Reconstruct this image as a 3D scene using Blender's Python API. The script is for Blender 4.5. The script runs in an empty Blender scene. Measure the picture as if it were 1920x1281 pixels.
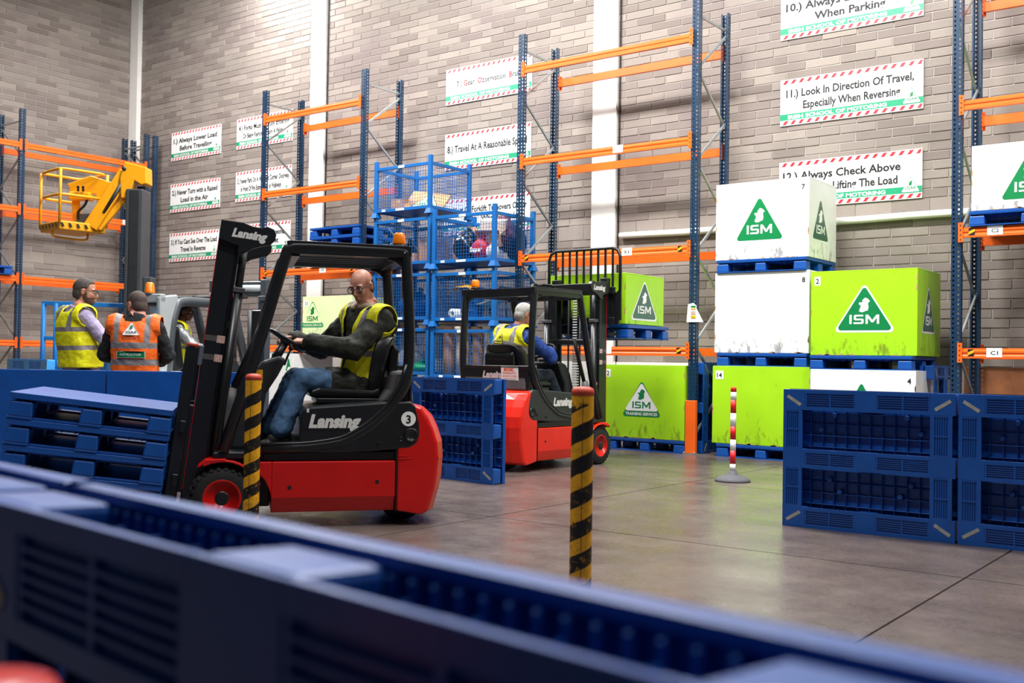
import bpy, bmesh, math, random
from math import sin, cos, pi, radians, floor, sqrt, atan2
from mathutils import Vector, Matrix, Euler
random.seed(11)
S = bpy.context.scene
COL = S.collection

# ---------------------------------------------------------------- camera
cam_data = bpy.data.cameras.new('camera')
cam = bpy.data.objects.new('camera', cam_data)
COL.objects.link(cam)
cam_data.sensor_width = 36.0
cam_data.lens = 36.0 * 1970.0 / 1920.0
cam_data.clip_end = 200
cam.matrix_world = (Matrix.Translation((0, 0, 1.1)) @ Matrix.Rotation(radians(37.2), 4, 'Z')
                    @ Matrix.Rotation(radians(91.1), 4, 'X') @ Matrix.Rotation(radians(0.9), 4, 'Z'))
cam_data.dof.use_dof = True
cam_data.dof.focus_distance = 9.0
cam_data.dof.aperture_fstop = 3.6
S.camera = cam

# ---------------------------------------------------------------- world, lights, exposure
world = bpy.data.worlds.new('world')
S.world = world
world.use_nodes = True
world.node_tree.nodes['Background'].inputs[0].default_value = (0.80, 0.88, 1.0, 1)
world.node_tree.nodes['Background'].inputs[1].default_value = WORLD_STRENGTH = 0.07


def area_light(loc, sx, sy, power, col=(1, .99, .98), rot=(0, 0, 0)):
    d = bpy.data.lights.new('hall_or_fill_lamp', 'AREA')
    d.shape = 'RECTANGLE'
    d.size = sx
    d.size_y = sy
    d.energy = power
    d.color = col
    o = bpy.data.objects.new('hall_or_fill_lamp', d)
    COL.objects.link(o)
    o.location = loc
    o.rotation_euler = rot
    return o


for lx, ly, pw in ((-15.5, 8.6, 700), (-10.2, 8.6, 900), (-5.2, 8.0, 1000), (-0.4, 8.0, 800), (3.6, 8.0, 400)):
    area_light((lx, ly, 8.2), 2.2, 0.9, pw, rot=(radians(18), 0, 0))
area_light((-15.0, 12.2, 8.7), 0.9, 0.5, 300)
area_light((-9.2, 12.3, 8.6), 0.9, 0.5, 110)
for lx, ly, pw in ((-7.4, 2.0, 330), (-2.8, 2.4, 380), (0.2, 1.5, 120)):  # fill lamps added to brighten the near truck and the foreground pallet tops
    area_light((lx, ly, 8.2), 1.0, 0.5, pw)

S.view_settings.view_transform = 'Standard'
S.view_settings.look = 'None'
S.view_settings.gamma = 1.0
S.view_settings.use_curve_mapping = False
S.view_settings.exposure = -0.34


# ---------------------------------------------------------------- colour and materials
def lin(h):
    h = h.lstrip('#')
    r = []
    for i in (0, 2, 4):
        v = int(h[i:i + 2], 16) / 255
        r.append(v / 12.92 if v <= .04045 else ((v + .055) / 1.055) ** 2.4)
    return (*r, 1)


class NT:
    """small helper for node trees"""
    def __init__(s, name):
        s.m = bpy.data.materials.new(name)
        s.m.use_nodes = True
        s.t = s.m.node_tree
        s.b = s.t.nodes['Principled BSDF']

    def n(s, kind, **kw):
        nd = s.t.nodes.new(kind)
        for k, v in kw.items():
            setattr(nd, k, v)
        return nd

    def l(s, a, b):
        s.t.links.new(a, b)

    def mix(s, fac, a, b, blend='MIX'):
        nd = s.n('ShaderNodeMix', data_type='RGBA', blend_type=blend)
        for sock, v in ((nd.inputs[0], fac), (nd.inputs[6], a), (nd.inputs[7], b)):
            if hasattr(v, 'is_linked'):
                s.l(v, sock)
            else:
                sock.default_value = v
        return nd.outputs[2]

    def noise(s, scale, detail=4, vec=None, rough=.6):
        nd = s.n('ShaderNodeTexNoise')
        nd.inputs['Scale'].default_value = scale
        nd.inputs['Detail'].default_value = detail
        nd.inputs['Roughness'].default_value = rough
        if vec is not None:
            s.l(vec, nd.inputs['Vector'])
        return nd.outputs[0]

    def ramp(s, fac, stops, interp='LINEAR'):
        nd = s.n('ShaderNodeValToRGB')
        nd.color_ramp.interpolation = interp
        e = nd.color_ramp.elements
        e[0].position, e[0].color = stops[0]
        e[1].position, e[1].color = stops[-1]
        for p, c in stops[1:-1]:
            x = e.new(p)
            x.color = c
        s.l(fac, nd.inputs[0])
        return nd.outputs[0]

    def math(s, op, a, b=0.0):
        nd = s.n('ShaderNodeMath', operation=op)
        for i, v in enumerate((a, b)):
            if hasattr(v, 'is_linked'):
                s.l(v, nd.inputs[i])
            else:
                nd.inputs[i].default_value = v
        return nd.outputs[0]

    def bump(s, h, strength=.3, dist=.01):
        nd = s.n('ShaderNodeBump')
        nd.inputs['Strength'].default_value = strength
        nd.inputs['Distance'].default_value = dist
        s.l(h, nd.inputs['Height'])
        s.l(nd.outputs[0], s.b.inputs['Normal'])


def mat(name, col, rough=.5, metal=0.0, var=.12, scale=6.0, bump=0.0, bscale=80.0, spec=.5, emit=0.0, wear=None, wear_at=.68):
    k = NT(name)
    c = lin(col) if isinstance(col, str) else (*col, 1)
    tc = k.n('ShaderNodeTexCoord').outputs['Object']
    b = k.b
    if var:
        nz = k.noise(scale, 5, tc)
        lo = tuple(x * (1 - var) for x in c[:3]) + (1,)
        hi = tuple(min(1, x * (1 + var)) for x in c[:3]) + (1,)
        out = k.ramp(nz, [(.3, lo), (.7, hi)])
        if wear:
            n2 = k.noise(scale * 3.1, 8, tc, .75)
            msk = k.ramp(n2, [(wear_at, (0, 0, 0, 1)), (wear_at + .04, (1, 1, 1, 1))])
            out = k.mix(msk, out, lin(wear))
        k.l(out, b.inputs['Base Color'])
    else:
        b.inputs['Base Color'].default_value = c
    b.inputs['Roughness'].default_value = rough
    b.inputs['Metallic'].default_value = metal
    b.inputs['Specular IOR Level'].default_value = spec
    if bump:
        k.bump(k.noise(bscale, 3, tc), bump)
    if emit:
        b.inputs['Emission Color'].default_value = c
        b.inputs['Emission Strength'].default_value = emit
    return k.m


def make_brick_mat():
    k = NT('concrete_block')
    geo = k.n('ShaderNodeNewGeometry').outputs['Position']
    at = k.n('ShaderNodeAttribute', attribute_name='tint').outputs['Fac']
    rnd = k.n('ShaderNodeObjectInfo').outputs['Random']
    r = k.math('FRACT', k.math('ADD', at, rnd))
    base = k.ramp(r, [(0, lin('#877d78')), (.35, lin('#938a84')), (.7, lin('#9b938c')), (1, lin('#a69d95'))])
    grain = k.noise(140, 4, geo, .7)
    base = k.mix(.35, base, k.ramp(grain, [(.3, lin('#5f5653')), (.7, lin('#bdb5ab'))]), 'OVERLAY')
    stain = k.noise(.9, 5, geo, .6)
    base = k.mix(k.ramp(stain, [(.48, (0, 0, 0, 1)), (.72, (.5, .5, .5, 1))]), base, lin('#7c6f70'))
    k.l(base, k.b.inputs['Base Color'])
    k.b.inputs['Roughness'].default_value = .85
    k.b.inputs['Specular IOR Level'].default_value = .25
    k.bump(k.noise(90, 5, geo, .7), .5, .006)
    return k.m


def make_floor_mat():
    k = NT('polished_concrete')
    geo = k.n('ShaderNodeNewGeometry').outputs['Position']
    a = k.noise(.7, 6, geo, .62)
    base = k.ramp(a, [(.3, lin('#4f4744')), (.5, lin('#685d58')), (.72, lin('#7f736d'))])
    fine = k.noise(45, 6, geo, .75)
    base = k.mix(.45, base, k.ramp(fine, [(.32, lin('#4a433f')), (.68, lin('#b3a79f'))]), 'OVERLAY')
    st = k.noise(2.3, 7, geo, .7)
    base = k.mix(k.ramp(st, [(.58, (0, 0, 0, 1)), (.72, (.6, .6, .6, 1))]), base, lin('#4d4643'))
    k.l(base, k.b.inputs['Base Color'])
    rr = k.ramp(k.noise(3.0, 6, geo, .7), [(.3, (.19, .19, .19, 1)), (.7, (.42, .42, .42, 1))])
    k.l(rr, k.b.inputs['Roughness'])
    k.b.inputs['Specular IOR Level'].default_value = .6
    k.bump(k.noise(30, 5, geo, .7), .06, .01)
    return k.m


def make_crate_mat(name, col, dirt):
    """painted plywood with scuffs low down (object z) and scratches"""
    k = NT(name)
    tc = k.n('ShaderNodeTexCoord').outputs['Object']
    sep = k.n('ShaderNodeSeparateXYZ')
    k.l(tc, sep.inputs[0])
    nz = k.noise(3.0, 5, tc)
    c = lin(col)
    out = k.ramp(nz, [(.3, tuple(x * .94 for x in c[:3]) + (1,)), (.7, tuple(min(1, x * 1.05) for x in c[:3]) + (1,))])
    mp = k.n('ShaderNodeMapping')
    mp.inputs['Scale'].default_value = (1.0, 1.0, .35)
    k.l(tc, mp.inputs[0])
    scuff = k.noise(14, 9, mp.outputs[0], .72)
    low = k.ramp(sep.outputs[2], [(.08, (.13, .13, .13, 1)), (.30, (.035, .035, .035, 1)), (.6, (0, 0, 0, 1))])
    v = k.math('ADD', scuff, low)
    out = k.mix(k.ramp(v, [(.655, (0, 0, 0, 1)), (.74, (.75, .75, .75, 1))]), out, lin(dirt))
    k.l(out, k.b.inputs['Base Color'])
    k.b.inputs['Roughness'].default_value = .38
    return k.m


M = {}
M['brick'] = make_brick_mat()
M['floor'] = make_floor_mat()
M['mortar'] = mat('mortar', '#aea59d', .9, var=.15, scale=2)
M['white_paint'] = mat('white_paint', '#eceae4', .55, var=.05, scale=2, wear='#c9c5bd', wear_at=.7)
M['joint'] = mat('joint_filler', '#1c1a19', .9)
M['post_blue'] = mat('post_blue', '#072c48', .4, var=.15, scale=5)
M['orange'] = mat('beam_orange', '#ef6418', .38, var=.08, scale=5)
M['galv'] = mat('galvanised', '#9aa0a0', .4, .55, var=.12, scale=12)
M['dark'] = mat('dark_hole', '#08090b', .8, var=0)
M['label'] = mat('label_white', '#eceeea', .5, var=.03)
M['ink'] = mat('ink_black', '#141414', .6, var=0)
M['sign_white'] = mat('sign_white', '#f0f2f0', .45, var=.03, scale=1.5)
M['sign_green'] = mat('sign_green', '#12976a', .45, var=.05)
M['sign_red'] = mat('sign_red', '#d0202c', .45, var=.05)
M['logo_green'] = mat('logo_green', '#0a7d43', .35, var=.06)
M['logo_dark'] = mat('logo_dark_green', '#2c5c4a', .35, var=.06)
M['crate_green'] = make_crate_mat('crate_green', '#a0d61a', '#6c7a1c')
M['crate_white'] = make_crate_mat('crate_white', '#e6e7e3', '#6d6b67')
M['crate_pale'] = make_crate_mat('crate_pale', '#dfeeb4', '#9aa57a')
M['ply'] = mat('raw_plywood', '#b98c5c', .7, var=.2, scale=9)
M['pallet'] = mat('pallet_blue', '#0a4c9c', .40, var=.12, scale=5, bump=.08, bscale=120, spec=.5, wear='#2f6fbd', wear_at=.74)
M['pallet_light'] = mat('pallet_light_blue', '#4aabf4', .45, var=.08, scale=5)
M['tape'] = mat('grip_tape', '#9d9c97', .7, var=.25, scale=30)
M['cage_blue'] = mat('cage_blue', '#095da2', .42, var=.1, scale=6)
M['yellow'] = mat('hazard_yellow', '#e8a914', .45, var=.1, scale=8, wear='#b07c12', wear_at=.72)
M['black_paint'] = mat('black_paint', '#121315', .38, var=.25, scale=10)
M['bollard_black'] = mat('bollard_black', '#0d0d0d', .5, var=.2, scale=10, wear='#c08a18', wear_at=.66)
M['bollard_red'] = mat('bollard_red', '#c6452e', .5, var=.2, scale=20, wear='#d99a3c', wear_at=.66)
M['red'] = mat('truck_red', '#c20d0a', .3, var=.1, scale=4, wear='#e0876a', wear_at=.82)
M['red2'] = mat('truck_red_bright', '#e0240f', .3, var=.1, scale=4, wear='#e9a184', wear_at=.78)
M['black'] = mat('truck_black', '#15171a', .34, var=.2, scale=7)
M['charcoal'] = mat('truck_charcoal', '#26292b', .45, var=.15, scale=9)
M['cowl'] = mat('cowl_grey', '#4a4849', .5, var=.15, scale=9)
M['matte'] = mat('matte_black', '#0b0c0d', .85, var=.1, spec=.2)
M['rubber'] = mat('tyre_rubber', '#131313', .75, var=.3, scale=20, bump=.2)
M['vinyl'] = mat('seat_vinyl', '#101112', .3, var=.2, scale=6, bump=.1, bscale=30)
M['steel'] = mat('bright_steel', '#b9bcbe', .25, .9, var=.1)
M['decal'] = mat('decal_silver', '#d4d4d0', .45, var=.06, scale=40)
M['amber'] = mat('amber_lens', '#ef7a08', .25, var=.1, scale=30)
M['grey_body'] = mat('truck_grey', '#a7aeaf', .35, var=.06)
M['grey_dark'] = mat('truck_dark_grey', '#43494e', .38, var=.1)
M['white_body'] = mat('truck_white', '#e6e8e6', .4, var=.04)
M['lift_yellow'] = mat('lift_yellow', '#f0a50e', .4, var=.06)
M['mast_grey'] = mat('mast_grey', '#3f4346', .5, var=.1)
M['lift_blue'] = mat('platform_blue', '#1b77bd', .42, var=.12)
M['delin_red'] = mat('post_red', '#d2161c', .4, var=.06)
M['delin_white'] = mat('post_white', '#eceeee', .4, var=.05)
M['base_rubber'] = mat('base_rubber', '#55565a', .75, var=.2, scale=40, bump=.2)
M['card'] = mat('cardboard', '#b98a62', .8, var=.12, scale=5)
M['card_white'] = mat('white_carton', '#d9d2c8', .7, var=.08)
M['bag_black'] = mat('bin_bag', '#15181c', .22, var=.2, scale=9, bump=.6, bscale=14)
M['bag_red'] = mat('red_bag', '#c3182c', .4, var=.1, bump=.3, bscale=18)
M['bag_white'] = mat('white_bag', '#dcdcdc', .4, var=.1, bump=.3, bscale=18)
M['maroon'] = mat('maroon_case', '#5b1830', .45, var=.12)
M['cream'] = mat('cream_plastic', '#c9b796', .5, var=.08)
M['wood'] = mat('timber', '#8a5430', .7, var=.25, scale=7)
M['sticker_pink'] = mat('sticker_faded', '#c8a49a', .6, var=.3, scale=60)
M['prohibit'] = mat('prohibition_red', '#c0242c', .5, var=0)
M['green_cloth'] = mat('green_plastic', '#0f9a5a', .45, var=.1)
M['drum_blue'] = mat('drum_blue', '#10559c', .4, var=.1)
# people
M['skin'] = mat('skin', '#c48a72', .5, var=.10, scale=16)
M['skin_ruddy'] = mat('skin_ruddy', '#cf927c', .5, var=.14, scale=16)
M['skin_dark'] = mat('skin_dark', '#5b3524', .5, var=.12, scale=16)
M['hair_grey'] = mat('hair_grey', '#4a433d', .75, var=.45, scale=55, bump=.5, bscale=120)
M['hair_silver'] = mat('hair_silver', '#b5b2ac', .75, var=.35, scale=55, bump=.5, bscale=120)
M['hair_brown'] = mat('hair_brown', '#4b3d36', .75, var=.35, scale=55, bump=.5, bscale=120)
M['hair_black'] = mat('hair_black', '#141110', .75, var=.3, scale=55)
M['stubble'] = mat('beard', '#5a4238', .8, var=.3, scale=60)
M['eye'] = mat('eye', '#d8d2cc', .3, var=0)
M['jacket'] = mat('olive_jacket', '#1c1f14', .7, var=.3, scale=9, bump=.5, bscale=16)
M['denim'] = mat('denim', '#44678c', .8, var=.3, scale=8, bump=.35, bscale=22)
M['navy'] = mat('navy_trousers', '#14202c', .8, var=.2, scale=8)
M['fleece'] = mat('black_fleece', '#0e1013', .85, var=.2, scale=9, bump=.35, bscale=18)
M['shirt'] = mat('lilac_shirt', '#a99fc0', .75, var=.12, scale=6, bump=.5, bscale=13)
M['bluecoat'] = mat('blue_coat', '#123a86', .6, var=.2, scale=9, bump=.5, bscale=16)
M['silver_coat'] = mat('silver_coat', '#9a9da0', .35, .4, var=.3, scale=9, bump=.7, bscale=16)
M['shoe'] = mat('shoe', '#16171a', .5, var=.2)
M['frame'] = mat('spectacle_frame', '#161312', .35, var=0)


def make_vest_mat(name, col, h1, h2):
    """hi-vis cloth; two reflective hoops and two shoulder bands follow the cloth's own coordinates (v up, u across)"""
    k = NT(name)
    tc = k.n('ShaderNodeTexCoord').outputs['Object']
    u = k.n('ShaderNodeAttribute', attribute_name='u').outputs['Fac']
    v = k.n('ShaderNodeAttribute', attribute_name='v').outputs['Fac']
    z = (0, 0, 0, 1)
    o = (1, 1, 1, 1)
    hoops = k.ramp(v, [(0, z), (h1, o), (h1 + .075, z), (h2, o), (h2 + .075, z)], 'CONSTANT')
    bands = k.ramp(u, [(0, z), (.50, o), (.72, z)], 'CONSTANT')
    above = k.ramp(v, [(0, z), (h2 + .03, o)], 'CONSTANT')
    bands = k.math('MULTIPLY', bands, above)
    msk = k.math('MAXIMUM', hoops, bands)
    c = lin(col)
    n = k.noise(7, 4, tc)
    base = k.ramp(n, [(.3, tuple(x * .92 for x in c[:3]) + (1,)), (.7, tuple(min(1, x * 1.05) for x in c[:3]) + (1,))])
    k.l(k.mix(msk, base, lin('#8b8585')), k.b.inputs['Base Color'])
    k.b.inputs['Roughness'].default_value = .6
    k.bump(k.noise(13, 4, tc), .45, .02)
    return k.m


M['vest_yellow'] = make_vest_mat('vest_yellow', '#f3f00a', .42, .60)
M['vest_yellow_long'] = make_vest_mat('vest_yellow_long', '#f3f00a', .30, .60)
M['vest_orange'] = make_vest_mat('vest_orange', '#ff6a0c', .39, .60)


# ---------------------------------------------------------------- geometry helpers
class MB:
    """collects shapes and links them as ONE mesh object"""
    def __init__(s):
        s.v, s.f, s.mi, s.sm = [], [], [], []
        s.X = Matrix.Identity(4)

    def add(s, vs, fs, mi=0, smooth=False):
        o = len(s.v)
        s.v += [tuple(s.X @ Vector(p)) for p in vs]
        for f in fs:
            s.f.append([o + i for i in f])
            s.mi.append(mi)
            s.sm.append(smooth)
        return s

    def box(s, x0, x1, y0, y1, z0, z1, mi=0):
        v = [(x, y, z) for z in (z0, z1) for y in (y0, y1) for x in (x0, x1)]
        return s.add(v, [(0, 2, 3, 1), (4, 5, 7, 6), (0, 1, 5, 4), (2, 6, 7, 3), (0, 4, 6, 2), (1, 3, 7, 5)], mi)

    def bar(s, p, q, w, h, mi=0, up=(0, 0, 1)):
        p, q = Vector(p), Vector(q)
        d = (q - p).normalized()
        a = d.cross(Vector(up))
        if a.length < 1e-4:
            a = d.cross(Vector((1, 0, 0)))
        a.normalize()
        b = a.cross(d)
        a, b = a * w / 2, b * h / 2
        v = [p - a - b, p + a - b, p + a + b, p - a + b, q - a - b, q + a - b, q + a + b, q - a + b]
        return s.add(v, [(0, 3, 2, 1), (4, 5, 6, 7), (0, 1, 5, 4), (1, 2, 6, 5), (2, 3, 7, 6), (3, 0, 4, 7)], mi)

    def tube(s, pts, r, n=8, mi=0, closed=False, smooth=True, ry=None, up=(0, 0, 1)):
        pts = [Vector(p) for p in pts]
        N = len(pts)
        rs = r if isinstance(r, (list, tuple)) else [r] * N
        vs, fs = [], []
        prev = None
        for i in range(N):
            a = pts[(i - 1) % N] if (closed or i > 0) else pts[i]
            b = pts[(i + 1) % N] if (closed or i < N - 1) else pts[i]
            d = (b - a).normalized()
            if prev is None:
                u = d.cross(Vector(up))
                if u.length < 1e-3:
                    u = d.cross(Vector((1, 0, 0)))
            else:
                u = prev - d * prev.dot(d)
                if u.length < 1e-4:
                    u = d.cross(Vector((1, 0, 0)))
            u.normalize()
            prev = u
            w = d.cross(u)
            rr = rs[i]
            k = 1.0
            if (closed or 0 < i < N - 1):
                t1, t2 = (pts[i] - a), (b - pts[i])
                if t1.length > 1e-6 and t2.length > 1e-6:
                    k = 1.0 / max(.6, cos(t1.angle(t2) / 2))
            for j in range(n):
                t = 2 * pi * (j + .5) / n
                vs.append(pts[i] + u * cos(t) * rr * k + w * sin(t) * (rr if ry is None else ry))
        M_ = N if closed else N - 1
        for i in range(M_):
            for j in range(n):
                a, b = i * n + j, i * n + (j + 1) % n
                c, d = ((i + 1) % N) * n + (j + 1) % n, ((i + 1) % N) * n + j
                fs.append((a, b, c, d))
        if not closed:
            fs.append(tuple(range(n)))
            fs.append(tuple((N - 1) * n + j for j in reversed(range(n))))
        return s.add(vs, fs, mi, smooth)

    def prism(s, poly, a, b, axis='y', mi=0, smooth=False):
        """polygon in the plane across the axis, pushed from a to b: axis y -> (x,z), x -> (y,z), z -> (x,y)"""
        def P(p, t):
            if axis == 'y':
                return (p[0], t, p[1])
            if axis == 'x':
                return (t, p[0], p[1])
            return (p[0], p[1], t)
        n = len(poly)
        v = [P(p, a) for p in poly] + [P(p, b) for p in poly]
        f = [tuple(range(n)), tuple(reversed(range(n, 2 * n)))]
        s.add(v, f, mi)
        return s.add(v, [(i, n + i, n + (i + 1) % n, (i + 1) % n) for i in range(n)], mi, smooth)

    def lathe(s, prof, n=20, c=(0, 0, 0), axis='z', mi=0, smooth=True, cap=True):
        vs, fs = [], []
        for r, z in prof:
            for j in range(n):
                t = 2 * pi * j / n
                p = (r * cos(t), r * sin(t), z)
                if axis == 'y':
                    p = (p[0], p[2], p[1])
                elif axis == 'x':
                    p = (p[2], p[0], p[1])
                vs.append((p[0] + c[0], p[1] + c[1], p[2] + c[2]))
        for i in range(len(prof) - 1):
            for j in range(n):
                fs.append((i * n + j, i * n + (j + 1) % n, (i + 1) * n + (j + 1) % n, (i + 1) * n + j))
        if cap and prof[0][0] > 1e-6:
            fs.append(tuple(reversed(range(n))))
        if cap and prof[-1][0] > 1e-6:
            fs.append(tuple((len(prof) - 1) * n + j for j in range(n)))
        return s.add(vs, fs, mi, smooth)

    def ell(s, c, r, n=14, m=9, mi=0, rot=None):
        vs, fs = [], []
        c = Vector(c)
        R = rot.to_3x3() if rot is not None else Matrix.Identity(3)
        for i in range(1, m):
            a = pi * i / m
            for j in range(n):
                t = 2 * pi * j / n
                vs.append(c + R @ Vector((r[0] * sin(a) * cos(t), r[1] * sin(a) * sin(t), r[2] * cos(a))))
        top, bot = len(vs), len(vs) + 1
        vs += [c + R @ Vector((0, 0, r[2])), c - R @ Vector((0, 0, r[2]))]
        for i in range(m - 2):
            for j in range(n):
                fs.append((i * n + j, (i + 1) * n + j, (i + 1) * n + (j + 1) % n, i * n + (j + 1) % n))
        for j in range(n):
            fs.append((top, j, (j + 1) % n))
            fs.append((bot, (m - 2) * n + (j + 1) % n, (m - 2) * n + j))
        return s.add(vs, fs, mi, True)

    def disc(s, c, r, n=14, axis='y', mi=0, d=.002):
        return s.lathe([(r, -d), (r, d)], n, c, axis, mi, False)

    def mesh(s, name, mats, merge=False, smooth_angle=None):
        me = bpy.data.meshes.new(name)
        me.from_pydata(s.v, [], s.f)
        for m in (mats if isinstance(mats, (list, tuple)) else [mats]):
            me.materials.append(M[m] if isinstance(m, str) else m)
        me.polygons.foreach_set('material_index', s.mi)
        me.polygons.foreach_set('use_smooth', s.sm)
        bm = bmesh.new()
        bm.from_mesh(me)
        if merge:
            bmesh.ops.remove_doubles(bm, verts=bm.verts, dist=1e-5)
        bmesh.ops.recalc_face_normals(bm, faces=bm.faces)
        bm.to_mesh(me)
        bm.free()
        return me

    def build(s, name, mats, parent=None, bevel=0, seg=2, merge=False):
        return place(s.mesh(name, mats, merge or bevel > 0), name, parent, bevel, seg)


def place(me, name, parent=None, bevel=0, seg=2, loc=None, rot=None):
    o = bpy.data.objects.new(name, me)
    COL.objects.link(o)
    o.parent = parent
    if loc is not None:
        o.location = loc
    if rot is not None:
        o.rotation_euler = rot
    if bevel:
        b = o.modifiers.new('bevel', 'BEVEL')
        b.width = bevel
        b.segments = seg
        b.limit_method = 'ANGLE'
        b.angle_limit = radians(28)
        b.harden_normals = False
    return o


def tag(o, label, cat, group=None):
    o['label'] = label
    o['category'] = cat
    if group:
        o['group'] = group
    return o


def thing(name, label, cat, loc=(0, 0, 0), rot=(0, 0, 0), group=None):
    o = bpy.data.objects.new(name, None)
    o.empty_display_size = .1
    COL.objects.link(o)
    o.location = loc
    o.rotation_euler = rot
    return tag(o, label, cat, group)


def struct(o):
    o['kind'] = 'structure'
    return o


KIDS = {}


def dup(root, label, loc, rot=None, scale=None, swap=None):
    """a copy of a thing with copies of its parts and sub-parts; swap changes materials"""
    def rec(o, par):
        c = o.copy()
        COL.objects.link(c)
        c.parent = par
        if swap and c.data is not None:
            key = (c.data.name, tuple(sorted(swap.items())))
            if key not in KIDS:
                me = c.data.copy()
                for i, mm in enumerate(me.materials):
                    for a, b in swap.items():
                        if mm == M[a]:
                            me.materials[i] = M[b]
                KIDS[key] = me
            c.data = KIDS[key]
        for ch in [x for x in list(o.children)]:
            rec(ch, c)
        return c
    r = rec(root, None)
    r.location = loc
    if rot is not None:
        r.rotation_euler = rot
    if scale is not None:
        r.scale = (scale,) * 3
    r['label'] = label
    return r


_TXT = {}


def text_geo(body, bold=0.0):
    """outline lettering as flat triangles, normalised to x 0..w with cap height 1"""
    key = (body, bold)
    if key in _TXT:
        return _TXT[key]
    cu = bpy.data.curves.new('lettering', 'FONT')
    cu.body = body
    cu.resolution_u = 2
    cu.offset = bold
    ob = bpy.data.objects.new('lettering', cu)
    COL.objects.link(ob)
    dg = bpy.context.evaluated_depsgraph_get()
    dg.update()
    me = bpy.data.meshes.new_from_object(ob.evaluated_get(dg))
    vs = [v.co.copy() for v in me.vertices]
    fs = [tuple(p.vertices) for p in me.polygons]
    bpy.data.objects.remove(ob)
    bpy.data.curves.remove(cu)
    bpy.data.meshes.remove(me)
    x0 = min(v.x for v in vs)
    x1 = max(v.x for v in vs)
    cap = .729 if not bold else .729 + bold * 2
    vs = [((v.x - x0) / cap, v.y / cap) for v in vs]
    _TXT[key] = (vs, fs, (x1 - x0) / cap)
    return _TXT[key]


def put_text(mb, body, O, ex, ez, h, width=None, mi=0, bold=0.0, shear=0.0, center=False, lift=0.0):
    """lettering on a plane: O lower-left point, ex/ez unit vectors, h cap height, width squeezes the line"""
    vs, fs, w = text_geo(body, bold)
    sx = h if width is None else width / w
    O, ex, ez = Vector(O), Vector(ex), Vector(ez)
    if center:
        O = O - ex * (w * sx / 2)
    nrm = ex.cross(ez)
    out = [O + ex * (x * sx + shear * y * h) + ez * (y * h) + nrm * lift for x, y in vs]
    mb.add(out, fs, mi)
    return mb


# the letters I S M drawn as plain strokes in a box 2.56 wide, 1 high
ISM = [[(0, 0), (.2, 0), (.2, 1), (0, 1)],
       [(.36, .0), (1.13, .0), (1.24, .1), (1.24, .48), (1.14, .58), (.58, .58), (.58, .82), (1.2, .82), (1.2, 1), (.48, 1), (.38, .9), (.38, .5), (.48, .4), (1.04, .4), (1.04, .18), (.36, .18)],
       [(1.40, 0), (1.60, 0), (1.60, .66), (1.90, .16), (2.06, .16), (2.36, .66), (2.36, 0), (2.56, 0), (2.56, 1), (2.34, 1), (1.98, .42), (1.62, 1), (1.40, 1)]]
EIRE = [(.55, 1.0), (.72, .97), (.85, .88), (.97, .76), (.84, .67), (.8, .55), (.85, .4), (.83, .25), (.78, .12), (.62, .1), (.45, .03), (.3, 0),
        (.13, .02), (.0, .1), (.14, .17), (.02, .22), (.2, .31), (.1, .38), (.22, .45), (.06, .52), (.0, .6), (.04, .69), (.25, .68), (.35, .75),
        (.27, .81), (.38, .88), (.45, .97)]


def rounded_tri(w, h, r, n=4):
    """triangle with rounded corners, base centred on x, z 0..h"""
    P = [Vector((-w / 2, 0)), Vector((w / 2, 0)), Vector((0, h))]
    out = []
    for i in range(3):
        p, a, b = P[i], P[i - 1], P[(i + 1) % 3]
        da, db = (a - p).normalized(), (b - p).normalized()
        half = da.angle(db) / 2
        t = r / math.tan(half)
        A, B = p + da * t, p + db * t
        c = p + (da + db).normalized() * (r / sin(half))
        for k in range(n + 1):
            q = A.lerp(B, k / n) - c
            out.append(c + q.normalized() * r)
    return [(q.x, q.y) for q in out]


def logo(mb, O, ex, ez, w, h, border=0, fill=1, inkc=2, caption=None, strip=None, lift=.0015):
    """rounded triangle emblem with the island and the letters ISM; O = middle of its base"""
    O, ex, ez = Vector(O), Vector(ex), Vector(ez)
    nrm = ex.cross(ez)

    def at(x, z, l):
        return O + ex * x + ez * z + nrm * l

    def poly(pts, mi, l):
        mb.add([at(x, z, l) for x, z in pts], [tuple(range(len(pts)))], mi)
    poly(rounded_tri(w, h, .05 * w), border, lift)
    k = .90
    dz = h * .042
    inner = [(x * k, dz + z * k) for x, z in rounded_tri(w, h, .045 * w)]
    if caption:
        inner = [(x * .86, h * .16 + z * .78) for x, z in rounded_tri(w, h, .045 * w)]
    poly(inner, fill, lift * 2)
    base = h * (.23 if caption else .17)
    sx, sz = w * (.47 if not caption else .45) / 2.56, h * .185
    for shape in ISM:
        poly([((x - 1.28) * sx, base + z * sz) for x, z in shape], inkc, lift * 3)
    ih = h * .29
    iz = base + h * .235
    poly([((x - .48) * ih * .80, iz + z * ih) for x, z in EIRE], inkc, lift * 3)
    if caption:
        put_text(mb, caption, at(0, h * .04, lift * 3), ex, ez, h * .085, width=w * .80, mi=fill, bold=.02, center=True)
    return mb


# ---------------------------------------------------------------- setting: floor slabs, block walls, pilasters
YW, XW = 13.0, -20.25
fb = MB().box(-21, 4.0, -3.0, 14, -.30, -.012).build('floor', 'joint')
struct(fb)
xs = [-21.0, -17.3, -14.1, -10.9, -7.75, -4.62, -1.44, 1.7, 4.0]
ys = [-3.0, -.1, 2.9, 5.87, 8.85, 11.9, 14.0]
g = .006
for i in range(len(xs) - 1):
    for j in range(len(ys) - 1):
        MB().box(xs[i] + g, xs[i + 1] - g, ys[j] + g, ys[j + 1] - g, -.14, 0).build('slab', 'floor', fb)

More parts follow.
